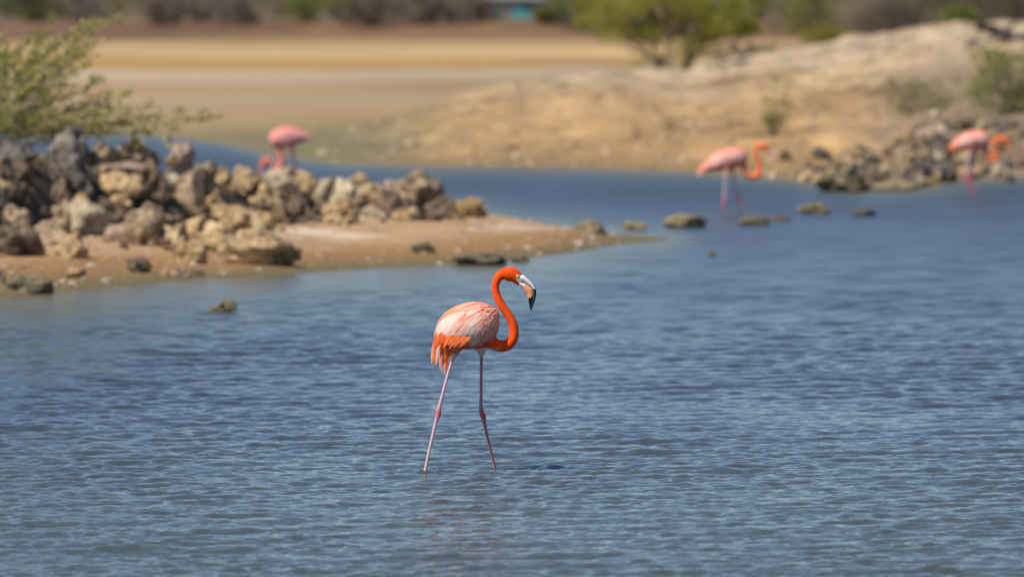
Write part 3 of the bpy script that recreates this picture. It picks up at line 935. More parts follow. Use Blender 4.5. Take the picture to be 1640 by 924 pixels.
        Lf = R.uniform(.035, .06) if small else R.uniform(.055, .105)
        if vv > .72: Lf *= .65
        wf = Lf * R.uniform(.16, .26) * (1.25 if small else 1)
        Vq, Fq = feather_strip(p0 + nrm * (.001 + .003 * R.rand()), tdir, nrm, Lf, wf, lift=.003)
        Vn = np.array(Vq)
        # keep feathers hugging the body: project inner points back on the surface
        for i in range(len(Vn)):
            g = bvh.find_nearest(Vector(Vn[i]))
            if g[0] is not None:
                nn = np.array(g[1]); 
                Vn[i] = np.array(g[0]) + nn * (.0016 + .0016 * (i // 3) / 5 + .0012 * (i % 3 == 1) + .0025 * (k % 7) / 7)
        c = spec['fcol'](ux, vv, R)
        o_ = len(FV); FV += [tuple(q_) for q_ in Vn]; FF += [tuple(i + o_ for i in f) for f in Fq]
        for i in range(len(Vq)):
            t = (i // 3) / 5; e = 1 if i % 3 == 1 else 1.0 + .06 * R.rand()
            FC.append(np.clip(c * e * (.93 + .1 * t), 0, .95))
    if FV:
        m_ = MB(); m_.V = FV; m_.F = FF; me_ = m_.mesh('plumage'); set_col(me_, FC)
        pl = obj('plumage', me_, FEATHER, root); tag(pl, kind='stuff')
    # ---- long wing and tail feathers, one object each
    def single(name, p0, d_, L_, w_, c, c2, nrm=np.array((0, -1, .15)), droop=0.):
        nrm = nrm / np.linalg.norm(nrm)
        Vq, Fq = feather_strip(p0, d_, nrm, L_, w_, droop=droop, lift=.006)
        m_ = MB(); m_.V = [tuple(q_) for q_ in Vq]; m_.F = Fq
        # give the vane a back so that it has thickness
        Vb = [tuple(np.array(q_) - nrm * .0012) for q_ in Vq]; o_ = len(m_.V)
        m_.V += Vb; m_.F += [tuple(o_ + i for i in f[::-1]) for f in Fq]
        me_ = m_.mesh(name)
        cc = []
        for i in range(len(Vq)):
            t = (i // 3) / 5; cc.append(np.array(c) * (1 - t ** 1.5) + np.array(c2) * t ** 1.5)
        set_col(me_, cc + cc)
        return obj(name, me_, FEATHER, root)
    for f in spec['long']:
        name, fx, fy, tx, ty, lat, wpx, c, c2 = f[:9]
        a = L(fx, fy, lat); b2 = L(tx, ty, lat * (f[9] if len(f) > 9 else 1.1))
        dv = b2 - a
        single(name, a, dv, float(np.linalg.norm(dv)), wpx / s, c, c2)
    return root

OR2 = np.array((.93, .17, .03)); PK = np.array((.92, .50, .38)); WH = np.array((.90, .68, .60)); SA = np.array((.86, .30, .17))
def main_flow(u, v):
    # shoulder -> rump: backwards and increasingly downwards
    return (-.75 + .25 * v, -.45 - .75 * min(1, v + .3 * (1 - u)))
def main_fcol(u, v, R):
    r = R.rand()
    if v < .13: pal = [(OR2, .18), (PK, .55), (SA, .27)]
    elif u < .16 and v > .5: pal = [(OR2, .5), (PK, .5)]
    elif v > .70 and u < .60: pal = [(OR2, .78), (DEEP * .9 + .05, .14), (PK, .08)]
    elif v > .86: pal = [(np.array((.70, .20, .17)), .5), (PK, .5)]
    elif .46 < u < .62 and v < .42: pal = [(OR2, .36), (WH, .34), (PK, .3)]
    elif .56 < u < .72: pal = [(WH, .68), (PK, .28), (SA, .04)]
    elif u >= .72: pal = [(np.array((.86, .36, .27)), .45), (PK, .40), (np.array((.84, .24, .13)), .15)]
    else: pal = [(PK, .44), (WH, .55), (OR2, .01)]
    a = 0
    for c, w in pal:
        a += w
        if r <= a:
            mean = sum(np.array(q) * w_ for q, w_ in pal)
            return (np.array(c) * .52 + mean * .48) * R.uniform(.93, 1.05)
    return np.array(pal[0][0])

def seg(a, b_, t): return a + (b_ - a) * t
def ucol(x, y, t):
    k = (x - 858) * -.25 + (y - 462.8)
    return (.008, .007, .008) if k > 0 else ((.88, .79, .74) if t > .1 else (.86, .78, .73))
def lcol(x, y, t):
    if (y - 478) - (x - 846) * -.62 > 0: return (.008, .007, .008)
    if t < .2: return (.82, .68, .60)
    return (.90, .38, .17)
MAIN = dict(
    foot=(735, 754.5), label='bright orange flamingo with pale pink back striding through open water in the foreground', voxel=.0036, detail=True, flip=1,
    body=[(697, 533, 546, 6), (700, 521, 553, 14), (706, 509, 557, 21), (714, 500, 558, 26), (726, 492, 559, 31), (741, 486, 560, 34), (756, 483.5, 558, 34),
          (770, 484, 556, 32), (781, 487, 551, 28), (790, 491.5, 543, 22), (796.5, 496, 534, 15), (800, 504, 522, 7)],
    neck=[(772, 534, 13, 1), (784, 545, 11, 1), (795, 552.3, 9.9, 1), (805, 554.2, 9.4, .98), (814.5, 551.5, 8.8, .98), (821.2, 542.5, 8.3, .98), (823.3, 530, 7.7, .98),
          (820.3, 516, 7.3, .98), (812.8, 502.5, 7.0, .98), (804.6, 491, 6.8, .98), (798.3, 479.5, 6.5, .98), (794.2, 467.5, 6.2, .98), (793.6, 456, 6.2, .98),
          (797.4, 446, 6.9, .95), (805.2, 439.3, 9.0, .85), (814, 438.8, 11.9, .72), (821.5, 440.2, 11.8, .68), (828, 444.7, 10.2, .66), (833, 450, 8.4, .62), (836, 453.5, 6.2, .6)],
    legs=[[(736, 535, 17, -.03), (730.5, 550, 12.5, -.045), (727.5, 562, 8.2, -.05), (725.6, 571, 5.0, -.055), (724, 577, 2.9, -.06), (716.5, 602, 2.6, -.07), (708.5, 632, 2.6, -.09),
           (704, 649, 3.1, -.10), (702.3, 657, 4.5, -.10), (701.8, 663, 4.5, -.105), (699.3, 670, 3.4, -.11), (696.8, 680, 2.7, -.115), (688.5, 716, 2.5, -.14), (680.2, 755, 2.6, -.16), (671, 796, 2.6, -.18)],
          [(768, 535, 15, .02), (769.5, 552, 11, .035), (770.5, 563, 7, .045), (770.9, 570, 4.2, .05), (770.9, 575, 2.8, .05), (770.5, 602, 2.55, .07), (770.3, 640, 2.6, .09),
           (770.3, 655, 3.3, .10), (771.6, 662.5, 4.4, .105), (774, 670, 4.4, .11), (775.6, 678, 3.2, .115), (779.6, 698, 2.3, .13), (786, 725, 2.15, .16), (792.5, 752, 2.2, .19), (800, 785, 2.2, .22)]],
    leg_top=556, skin_y=575, knees=[660, 667], knee_w=8.5, leg_cols=[LEGP, LEG], neck_r=11, neck_from=801,  # right leg coloured darker for the body's shadow on it
    bill=dict(top=[(831, 440.5), (838, 440.3), (843.5, 444.6), (850, 450.8), (855.4, 457.2), (858.2, 463), (859.1, 469), (857.9, 477.8), (855.2, 486.4), (852.4, 494.5), (850.6, 498.2)],
              mid=[(833, 451), (837.5, 451.2), (843, 454.5), (848, 457.8), (852.2, 461.3), (854.8, 466.5), (855.1, 471.5), (853.8, 479), (852.2, 486.5), (851, 493.5), (850.4, 498)],
              mid2=[(832, 451.3), (836.6, 451.8), (842.6, 454.8), (847.6, 458.2), (851.8, 461.8), (854.4, 466.8), (854.8, 471.8), (853.5, 479), (851.9, 486.5), (850.9, 493), (850.4, 497.6)],
              bot=[(832, 457), (835.6, 460.4), (838.4, 463.2), (840.2, 467), (843.2, 470.6), (844.9, 474.5), (846, 478.6), (847, 485), (848, 490.5), (849, 495.2), (850.2, 497.8)],
              ucol=ucol, lcol=lcol, wid=[6.0, 5.0, 3.6, .8]),
    eye=(828.6, 441.8), eye_r=2.15, feathers=560, flow=main_flow, fcol=main_fcol,
    long=[])
# orange secondaries that hang below the folded wing, then the drooping tail
LR = random.Random(21)
for k in range(26):
    t = (k + LR.uniform(-.4, .4)) / 25; t = min(1, max(0, t))
    fx = seg(704, 756, t) + LR.uniform(-1.5, 1.5); fy = seg(533, 541, t) + LR.uniform(-3, 2)
    tx = fx + seg(-7, -20, t) + LR.uniform(-3, 3); ty = fy + seg(27, 11, t) + LR.uniform(-3, 3)
    c = [OR2, np.array((.93, .19, .04)), OR2, np.array((.90, .14, .03)), np.array((.92, .26, .09))][k % 5]
    latk = seg(-.070, -.110, min(1, t * 1.8)) - .0012 * (k % 3)
    MAIN['long'].append(('wing_feather', fx, fy, tx, ty, latk, LR.uniform(4.2, 7), c, c * LR.uniform(.8, 1.05), 1.02))
for (fx, fy, tx, ty, w_, c, c2, lt) in [
    (702, 536, 690.5, 584, 8, OR2, PK, -.03), (704, 538, 694, 587, 9, OR2, OR2, -.045), (706, 540, 698, 586, 8, WH, PK, -.05), (709, 541, 705, 594, 9, OR2, PK, -.055),
    (711, 542, 712.5, 602, 8, OR2, PK, -.05), (713, 544, 716, 592, 9.5, OR2, OR2, -.06), (716, 545, 717.5, 583, 9, OR2, np.array((.92, .24, .06)), -.065), (708, 540, 708, 598, 6, OR2, PK, -.035),
    (701, 534, 690.2, 574, 7, OR2, WH, -.02), (714, 544, 713.2, 594, 6.5, OR2, OR2, -.03), (718, 546, 713, 578, 8, OR2, OR2, -.07), (700, 531, 697, 566, 8, OR2, OR2, -.05)]:
    MAIN['long'].append(('tail_feather', fx, fy, tx, ty, lt, w_, c, c2, .9))
for k in range(8):
    t = k / 7
    MAIN['long'].append(('wing_feather', seg(706, 745, t), seg(528, 541, t), seg(699, 733, t), seg(556, 556, t), seg(.08, .112, min(1, t * 2)), 8.5, OR2, OR2, 1.02))
flamingo(MAIN)

CORAL = np.array((.95, .19, .055))
def far_flow(u, v): return (-1, -.25 - .3 * v)
def far_fcol(u, v, R):
    r = R.rand()
    PK = np.array((.95, .42, .30)); WH = np.array((.94, .56, .46))
    if u < .25: return np.array((.86, .25, .13)) if r < .6 else PK
    if v < .2 or u > .85: return np.array((.86, .30, .20)) if r < .6 else PK
    if v > .75: return np.array((.84, .24, .15))
    return (WH if r < .5 else PK) * .97
def far_bill(P0, dirx, diry, length, width, white=True, tipc=(.05, .03, .03)):
    """downturned bill from P0 towards (dirx, diry) in photo pixels"""
    nx, ny = -diry, dirx
    top = []; mid = []; bot = []
    for t, o in ((0, 0), (.3, .10), (.6, .05), (.85, -.12), (1, -.3)):
        cx, cy = P0[0] + dirx * length * t + nx * length * o * -.6, P0[1] + diry * length * t + ny * length * o * -.6
        w_ = width * (1 - t * .8)
        top.append((cx - nx * w_, cy - ny * w_)); mid.append((cx, cy)); bot.append((cx + nx * w_, cy + ny * w_))
    base = (.80, .72, .70) if white else (.86, .30, .18)
    f1 = lambda x, y, t: tipc if t > .72 else base
    f2 = lambda x, y, t: tipc if t > .72 else (.88, .36, .25)
    return dict(top=top, mid=mid, mid2=mid, bot=bot, ucol=f1, lcol=f2, wid=[width * .9, width * .7, width * .5, .3])

def rleg(pts, lat): return [(a, b_, r_ * (1.45 if r_ < 3 else 1), lat * (1 + .02 * i)) for i, (a, b_, r_) in enumerate(pts)]
flamingo(dict(
    foot=(1176, 336), label='blurred coral flamingo wading past the row of stones, neck in an S with pale bill', voxel=.008, flip=1,
    body=[(1117, 274, 279, 1.5), (1123, 267, 277.5, 4), (1130, 260, 276, 7), (1140, 250, 275, 10), (1151, 242.5, 274, 13), (1162, 238, 272.5, 14), (1173, 236, 270, 14), (1184, 237, 266.5, 12), (1192, 241, 262, 9), (1197.5, 247, 255, 4)],
    neck=[(1183, 254, 8, 1), (1190, 262, 5.5, 1), (1193, 271, 4.6, 1), (1197.5, 280, 4.3, 1), (1206.5, 283.7, 4.0, 1), (1214.5, 280, 3.8, 1), (1217.3, 270, 3.5, 1), (1214.6, 257.5, 3.3, 1), (1210, 247, 3.0, 1), (1211, 238.5, 3.1, 1), (1218, 233.8, 4.2, .85), (1225, 235.5, 5.0, .72), (1230.5, 240.5, 3.8, .66)],
    legs=[rleg([(1166, 265, 6), (1163, 274, 4), (1161.5, 281, 1.7), (1161, 298, 1.3), (1160.4, 316, 1.6), (1160, 323, 2.2), (1160, 328, 1.6), (1159.7, 340, 1.2), (1159, 352, 1.2)], -.05),
          rleg([(1172, 262, 6), (1173.5, 272, 4), (1174.5, 279, 1.7), (1177, 296, 1.3), (1180, 312, 1.6), (1182.5, 319, 2.2), (1185, 324, 1.6), (1192.5, 336, 1.2), (1200, 350, 1.2)], .05)],
    leg_top=268, skin_y=282, knees=[322, 319], knee_w=6, leg_cols=[LEGP, LEGP], pink_feet=True, neck_r=5, neck_from=1199, neck_col=CORAL,
    bill=far_bill((1231, 241), .60, .80, 22, 3.9), eye=(1227.5, 236), eye_r=.9, feathers=120, flow=far_flow, fcol=far_fcol,
    long=[('tail_feather', 1128, 266, 1114, 281, -.01, 4, WH, WH), ('tail_feather', 1130, 270, 1117, 283, -.03, 4, PK, WH), ('tail_feather', 1126, 264, 1115, 277, .01, 4, SA, SA), ('tail_feather', 1135, 268, 1122, 279, -.05, 4.5, OR2, OR2)]))
flamingo(dict(
    foot=(1556, 310), label='coral flamingo by the rocks at the right edge, its orange neck bent and head down', voxel=.008, flip=1,
    body=[(1522, 233, 240, 3), (1527, 226, 242.5, 7), (1536, 219, 242, 10), (1548, 212, 240.5, 13), (1560, 209, 239, 14), (1571, 209, 237.5, 13), (1579, 212, 235, 11), (1584, 216, 231, 7), (1587, 221, 227, 3)],
    neck=[(1572, 225, 8, 1), (1577, 235, 5.2, 1), (1579, 245, 4.4, 1), (1583.5, 254, 4.1, 1), (1590.3, 257, 3.8, 1), (1595.5, 251.5, 3.6, 1), (1595.2, 242, 3.4, 1), (1592.3, 232.5, 3.2, 1), (1595, 224.8, 3.2, 1), (1602.5, 222.5, 4.2, .85), (1609.5, 226, 4.7, .72), (1614, 232, 3.6, .66)],
    legs=[rleg([(1556, 235, 6), (1553, 244, 4), (1551.5, 250, 1.7), (1550.5, 268, 1.3), (1548, 279, 1.6), (1547, 285, 2.2), (1550, 291, 1.7), (1557.5, 301, 1.2), (1566, 312, 1.1), (1574, 322, 1.1)], -.05),
          rleg([(1560, 233, 6), (1558.5, 243, 4), (1557.5, 249, 1.7), (1557, 266, 1.3), (1555.5, 280, 1.9), (1555, 286, 1.8), (1553, 296, 1.1), (1551, 318, 1.1)], .05)],
    leg_top=241, skin_y=251, knees=[288, 283], knee_w=7, leg_cols=[LEGP, LEG], pink_feet=True, neck_r=5, neck_from=1588, neck_col=CORAL,
    bill=far_bill((1614.5, 232.5), .30, .95, 20, 3.6, white=False, tipc=(.45, .07, .03)), eye=(1611, 227), eye_r=.9, feathers=120, flow=far_flow, fcol=far_fcol,
    long=[('tail_feather', 1530, 228, 1520, 243, -.03, 5, SA, OR2), ('tail_feather', 1533, 232, 1524, 244, -.05, 5, OR2, OR2), ('tail_feather', 1528, 228, 1520, 239, .02, 5, OR2, OR2)]))
flamingo(dict(
    foot=(465, 284), label='rose pink flamingo feeding with its head lowered behind the left rock pile', voxel=.008, flip=-1, pinker=True,
    body=[(431.5, 219, 228, 4), (434.5, 212, 233, 8), (441, 207, 236.5, 11), (450, 204, 237, 13), (460, 203, 236, 13), (471, 204.5, 233.5, 11), (481, 208, 230, 8), (490, 212, 226, 5), (499, 215.5, 220, 2)],
    neck=[(445, 225, 8, 1), (447, 237, 5.0, 1), (450, 250, 4.2, 1), (451, 261, 4.0, 1), (447.5, 269, 3.8, 1), (441, 270, 3.5, 1), (437.5, 263, 3.2, 1), (433, 257, 3.2, 1), (427, 257, 4, .85), (421.5, 261.5, 4.4, .72), (418.5, 267, 3.5, .66)],
    legs=[rleg([(460, 230, 6), (463, 239, 3.5), (464.5, 246, 1.5), (467.5, 262, 1.2), (469.5, 272, 1.6), (470, 276, 1.9), (469, 281, 1.4), (466, 288, 1), (462, 298, 1)], -.05),
          rleg([(464, 230, 6), (468, 238, 3.5), (470, 246, 1.5), (471, 262, 1.2), (472, 274, 1.8), (473, 280, 1.4), (474, 298, 1)], .05)],
    leg_top=236, skin_y=244, knees=[275, 274], knee_w=6, leg_cols=[LEG, LEG], neck_r=5, neck_from=431, neck_col=np.array((.80, .17, .12)),
    bill=far_bill((418, 267.5), -.25, .97, 18, 3.4, white=False), eye=(423, 261), eye_r=.9, feathers=110, flow=far_flow,
    fcol=lambda u, v, R: np.array((.80, .30, .28)) if R.rand() < .55 else np.array((.86, .48, .44)),
    long=[('tail_feather', 488, 213, 502, 216, -.02, 4, SA, PK), ('tail_feather', 486, 217, 499, 221, -.04, 4, np.array((.65, .12, .12)), SA)]))

# ------------------------------------------------------------------ plants
def leaf_cloud(centers, dirs, length, width, R, jitter=.6):
    """diamond leaves (4 verts, folded along the midrib) at centers pointing roughly along dirs"""
    n_ = len(centers)
    d = dirs + R.normal(0, jitter, (n_, 3)); d /= np.linalg.norm(d, axis=1)[:, None] + 1e-9
    u = np.cross(d, R.normal(0, 1, (n_, 3))); u /= np.linalg.norm(u, axis=1)[:, None] + 1e-9
    nn = np.cross(u, d)
    Lh = (length * R.uniform(.7, 1.3, n_))[:, None]; Wd = (width * R.uniform(.7, 1.3, n_))[:, None]
    V = np.stack([centers, centers + d * Lh * .45 + u * Wd * .5 + nn * Wd * .15, centers + d * Lh, centers + d * Lh * .45 - u * Wd * .5 + nn * Wd * .15], 1)
    F = np.arange(n_ * 4).reshape(-1, 4)
    return V.reshape(-1, 3), F

def foliage_obj(name, centers, dirs, length, width, cols, mat, parent, seed=0, jitter=.6):
    R = np.random.RandomState(seed)
    V, F = leaf_cloud(np.asarray(centers), np.asarray(dirs), length, width, R, jitter)
    me = mesh_np(name, V, F, smooth=False)
    cols = np.array(cols); c = cols[R.randint(0, len(cols), len(centers))] * R.uniform(.75, 1.25, (len(centers), 1))
    set_col(me, np.repeat(c, 4, 0))
    o = obj(name, me, mat, parent)
    return tag(o, kind='stuff')

LEAFM = attr_mat('scrub_leaves', rough=.5, trans=.42)
TWIGM = flat_mat('grey_bark', (.24, .19, .14), .9)
DARKBARK = flat_mat('dark_bark', (.15, .11, .085), .9); PALEBARK = flat_mat('pale_bark', (.24, .185, .14), .9)  # PALEBARK is a lighter bark tone for the crest tree

# the leafy bush at the upper left, rooted behind the rock pile
bush = bpy.data.objects.new('bush', None); COL.objects.link(bush)
bpos = Vector((-6.35, 87.2, .55)); bush.location = bpos
tag(bush, 'leafy yellow green bush arching over the rock pile at the upper left', 'bush')
def LB(px, py, d): return np.array(W(px, py, d) - bpos)
tips = [(205, 14), (182, 28), (150, 40), (120, 50), (92, 34), (62, 52), (35, 66), (8, 50), (-25, 35), (124, 92), (166, 60), (150, 100), (213, 146), (190, 160), (168, 128), (110, 128), (72, 108),
        (30, 102), (0, 92), (134, 186), (176, 214), (196, 176), (240, 190), (255, 168), (300, 178), (352, 188), (268, 236), (215, 236), (92, 210), (52, 204), (20, 208), (330, 184), (284, 205), (-10, 140), (45, 150),
        (85, 165), (105, 150), (60, 180), (20, 175), (145, 168), (-40, 90), (-60, 150), (-90, 60), (128, 70), (70, 75), (40, 125), (10, 120), (90, 188), (120, 205), (150, 200), (0, 195),(98,62),(140,80),(58,95),(20,85)]
R = np.random.RandomState(31)
tips += [(R.uniform(-90, 135), R.uniform(75, 212)) for _ in range(12)]
mb = MB(); lc = []; ld = []
for (tx, ty) in tips:
    d0 = 87.2 + R.uniform(-.2, .2); d1 = 87.0 + R.uniform(-1.0, 1.0)
    sx, sy = -80 + R.uniform(-20, 20), 262
    midx = sx + (tx - sx) * .5 + R.uniform(-10, 10); midy = sy + (ty - sy) * .5 - R.uniform(5, 25) * (1 if ty > 120 else -.2)
    pts = [LB(sx, sy, d0), LB(midx, midy, (d0 + d1) / 2), LB(sx + (tx - sx) * .8, sy + (ty - sy) * .8 - 4, d1), LB(tx, ty, d1)]
    if ty > 225: pts[2] = LB(tx - 8, ty - 35, d1)
    C = catmull(pts, 8); n_ = len(C)
    mb.add(tube(C, np.linspace(.010, .0025, n_), 5))
    # side twigs with leaves
    for q in range(15):
        t = R.uniform(.42, 1.0); i = min(int(t * (n_ - 1)), n_ - 2)
        b_ = C[i]; ax = C[i + 1] - C[i]; ax /= np.linalg.norm(ax)
        sd = ax * .8 + R.normal(0, .5, 3) + np.array((0.05, 0, .35)); sd /= np.linalg.norm(sd)
        Lt = R.uniform(.07, .24) * (1.15 - .5 * t)
        if tx > 215: Lt *= .7
        tw = np.array([b_, b_ + sd * Lt * .5 + np.array((0, 0, .01)), b_ + sd * Lt])
        mb.add(tube(tw, [.003, .002, .0012], 4))
        for j in range(int(Lt * 80)):
            u = R.uniform(.1, 1.05); lc.append(b_ + sd * Lt * u + R.normal(0, .008, 3)); ld.append(sd)
obj('stem', mb.mesh('stem'), TWIGM, bush)
foliage_obj('foliage', lc, ld, .052, .021, [(.42, .39, .08), (.54, .48, .14), (.28, .28, .05), (.62, .54, .20), (.18, .19, .04)], LEAFM, bush, 4)

def shrub(name, label, cat, px, py, w_px, h_px, d, cols, nleaf, leaf, woody=True, group=None, stems=6, seed=0, gaps=.5, barkm=None, flat_top=False, trunk_h=0.15, open_=False, lean=0):
    """bush or tree: woody stems fanning from the root into leaf clumps; w,h in photo pixels at distance d"""
    s = FPX / d; w = w_px / s; h = h_px / s
    x = (px - 820) / s; z = terr(x, d) - .05
    R = np.random.RandomState(seed + 1000)
    root = bpy.data.objects.new(name, None); COL.objects.link(root); root.location = (x, d, z)
    tag(root, label, cat, group)
    mb = MB(); lc = []; ld = []
    ncl = stems * 4
    for k in range(ncl):
        a = R.uniform(0, 2 * math.pi); rr_ = math.sqrt(R.rand())
        zz = R.uniform(trunk_h, 1) if not flat_top else trunk_h + (1 - trunk_h) * R.rand() ** .6
        wid = math.sin(min(1, (zz - trunk_h * .5) / (1 - trunk_h * .5) + .12) * math.pi * .86) ** .6 if not open_ else .5 + .5 * zz
        c = np.array((math.cos(a) * rr_ * w / 2 * wid + lean * zz * h, math.sin(a) * rr_ * w / 2 * wid * .8, h * zz * .93))
        r0 = R.uniform(.10, .20) * min(w, h * 1.4)
        st0 = np.array((R.normal(0, .04) * w, R.normal(0, .03) * w, 0))
        mid = st0 + (c - st0) * .5 + np.array((0, 0, h * .06))
        if woody:
            mb.add(tube(catmull([st0, mid, c], 4), np.linspace(.022, .006, 9) * h / 1.6 * (.5 if open_ else 1), 5))
            for q in range(3):
                e = c + R.normal(0, r0 * .8, 3); mb.add(tube(np.array([mid + (c - mid) * R.rand(), e]), [.006 * h / 1.6, .002 * h / 1.6], 4))
        m_ = int(nleaf / ncl * R.uniform(.5, 1.5))
        if m_:
            q = R.normal(0, 1, (m_, 3)); q /= np.linalg.norm(q, axis=1)[:, None]
            q *= (R.rand(m_) ** .5)[:, None] * r0 * np.array((1.25, 1.1, .75))
            lc.append(c + q); ld.append(q / (r0 + 1e-6) + np.array((0, 0, .4)))
    if mb.V: obj('trunk' if cat == 'tree' else 'stem', mb.mesh('stem'), barkm or TWIGM, root)
    if lc: foliage_obj('crown' if cat == 'tree' else 'foliage', np.vstack(lc), np.vstack(ld), leaf, leaf * .5, cols, LEAFM, root, seed)
    return root

GREEN = [(.23, .245, .045), (.30, .30, .065), (.15, .17, .03)]
YEL = [(.38, .33, .05), (.31, .28, .05), (.24, .22, .045)]
DRY = [(.26, .20, .155), (.32, .26, .21), (.18, .135, .105)]
OLV = [(.21, .21, .06), (.27, .26, .10), (.15, .155, .045)]
DKG = [(.11, .12, .03), (.15, .155, .04), (.08, .085, .025)]
BRN = [(.14, .105, .07), (.19, .15, .105), (.10, .07, .05)]  # DKG and BRN lightened, distance haze put into their colour
# the two-stemmed tree on the crest
def crest_tree():
    d = 184.; px = 1078; s = FPX / d
    x = (px - 820) / s; z = terr(x, d) - .05
    root = bpy.data.objects.new('tree', None); COL.objects.link(root); root.location = (x, d, z)
    tag(root, 'low spreading green thorn tree with forked trunk on the sandy crest', 'tree')
    R = np.random.RandomState(8); mb = MB(); lc = []; ld = []
    def Lc(qx, qy, lat=0): return np.array(((qx - px) / s, lat, (112 - qy) / s))
    limbs = [[(1066, 114), (1052, 92), (1034, 70), (1005, 50), (985, 30)], [(1068, 114), (1060, 92), (1048, 68), (1045, 40), (1040, 5)],
             [(1094, 114), (1097, 90), (1100, 62), (1090, 35), (1085, -5)], [(1096, 114), (1104, 90), (1118, 62), (1140, 40), (1165, 20)],
             [(1058, 100), (1040, 78), (1015, 68), (990, 55)], [(1098, 95), (1112, 75), (1150, 62), (1190, 52)], [(1060, 90), (1070, 60), (1075, 20), (1070, -30)], [(1098, 80), (1110, 45), (1130, 5), (1150, -25)]]
    for i, lb in enumerate(limbs):
        P_ = catmull([Lc(a, b_, (i % 3 - 1) * .12 * j) for j, (a, b_) in enumerate(lb)], 5)
        mb.add(tube(P_, np.linspace(.052 if i < 4 else .035, .012, len(P_)), 8))
    for k in range(125):
        u = R.uniform(-1, 1); a_ = R.uniform(-1, 1)
        cx = 1066 + u * 128; up = (1 - abs(u) ** 2.2)
        cy = R.uniform(60 - 24 * abs(u) ** 1.5 + 9 * math.sin(cx * .08), 12 - 85 * up)
        c = Lc(cx, cy, a_ * 1.7 * math.sqrt(up + .05))
        r0 = R.uniform(.18, .42)
        m_ = R.randint(50, 150)
        q = R.normal(0, 1, (m_, 3)); q /= np.linalg.norm(q, axis=1)[:, None]; q *= (R.rand(m_) ** .5)[:, None] * r0 * np.array((1.4, 1.2, .6))
        lc.append(c + q); ld.append(q / r0 + np.array((0, 0, .3)))
        mb.add(tube(np.array([Lc(1075 + (cx - 1075) * .45, 75 + (cy - 75) * .5, 0), c]), [.02, .006], 5))
    for k in range(16):
        c = Lc(R.uniform(1030, 1150), R.uniform(58, 100), R.uniform(-.6, .6)); q = R.normal(0, .16, (34, 3)); lc.append(c + q); ld.append(q * 4)
    obj('trunk', mb.mesh('trunk'), PALEBARK, root)
    foliage_obj('crown', np.vstack(lc), np.vstack(ld), .085, .045, [(.33, .32, .04), (.41, .38, .06), (.23, .235, .03), (.28, .27, .04)], LEAFM, root, 5)
crest_tree()
shrub('bush', 'thin upright green sapling growing on the slope behind the wading flamingo', 'bush', 1238, 225, 66, 105, 128, [(.30, .30, .06), (.38, .35, .10)], 650, .045, seed=1, stems=4, open_=True, trunk_h=.12, lean=.12)
shrub('bush', 'sparse twiggy olive bush on the slope left of the right rock cluster', 'bush', 1470, 205, 135, 66, 134, [(.26, .26, .06), (.32, .29, .10), (.18, .15, .07)], 1500, .05, seed=2, stems=9, open_=True)
shrub('bush', 'dense olive green bush above the flamingo at the right edge', 'bush', 1618, 190, 165, 118, 132, [(.25, .27, .045), (.32, .33, .07), (.16, .175, .035)], 3600, .055, seed=3, stems=10)
shrub('bush', 'small bright green weed at the waterline below the tree', 'weed', 1070, 248, 26, 14, 138, [(.12, .17, .04)], 120, .04, seed=4, stems=3)
shrub('bush', 'low grey dry scrub line, added for the dark shadow zone right of the crest tree', 'bush', 1205, 108, 250, 24, 205, DRY + BRN, 2600, .07, seed=5, stems=9)  # scrub placed over a shadow zone, its dark colour stands for that shade
shrub('bush', 'rounded yellow green shrub behind the crest in the upper right', 'bush', 1328, 70, 110, 52, 228, YEL, 3000, .07, seed=6, stems=12)
# far vegetation line: each plant its own thing
FARV = [
 # px, w, h, dist, palette, leaves, label
 (52, 100, 66, 455, DKG, 'very dark green shrub at the far shore behind the left bush'),
 (-30, 110, 56, 460, DRY, 'grey brown dry shrub at the far left edge of the back shore'),
 (125, 120, 46, 458, DRY, 'wide grey purple dry shrub right of the very dark green shrub'),
 (175, 190, 78, 500, OLV, 'olive green tree behind the upper tip of the left bush'),
 (255, 100, 50, 452, DRY, 'dark cored dry shrub below the pale gap in the back line'),
 (330, 130, 60, 470, DRY, 'large mauve grey dry shrub left of the green clump'),
 (395, 120, 54, 452, DRY, 'low brown dry shrub just left of the green clump'),
 (490, 130, 70, 456, GREEN, 'mid green rounded shrub standing forward in the back line'),
 (450, 190, 92, 520, GREEN, 'tall green tree behind the rounded green shrub'),
 (590, 120, 44, 450, BRN, 'dark brown low shrub with nearly black core at the back shore'),
 (600, 180, 88, 520, OLV, 'olive tree behind the dark brown low shrub'),
 (675, 120, 52, 452, DRY, 'mauve grey dry shrub left of the light green clump'),
 (722, 90, 66, 462, [(.21, .225, .06), (.26, .27, .08)], 'light green bush left of the teal shed'),
 (770, 80, 40, 455, DRY, 'small grey dry bush in front of the teal shed'),
 (880, 70, 30, 452, OLV, 'low green brown bush right of the teal shed'),
 (925, 110, 62, 475, OLV, 'greyish olive bush between the teal shed and the crest tree'),
 (930, 60, 24, 448, DRY, 'lowest dry scrub clump left of the crest tree crown'),
 (300, 170, 86, 540, OLV, 'hazy olive tree behind the mauve grey shrub'),
 (20, 170, 96, 530, OLV, 'tall olive tree behind the shrubs at the far left'),
 (1215, 120, 80, 470, GREEN, 'green tree behind the crest right of the forked tree'),
 (1165, 100, 60, 480, DRY, 'grey leafless scrub behind the crest tree trunk'),
 (1275, 90, 70, 440, DRY, 'pale grey scrub above the yellow green shrub'),
]
for i, (px, w, h, d, cols, lab) in enumerate(FARV):
    tree = 'tree' in lab
    shrub('tree' if tree else 'bush', lab, 'tree' if tree else 'bush', px, 0, w, h, d, cols, 2600, .17, seed=20 + i, stems=9, trunk_h=.12 if not tree else .25, woody=True)
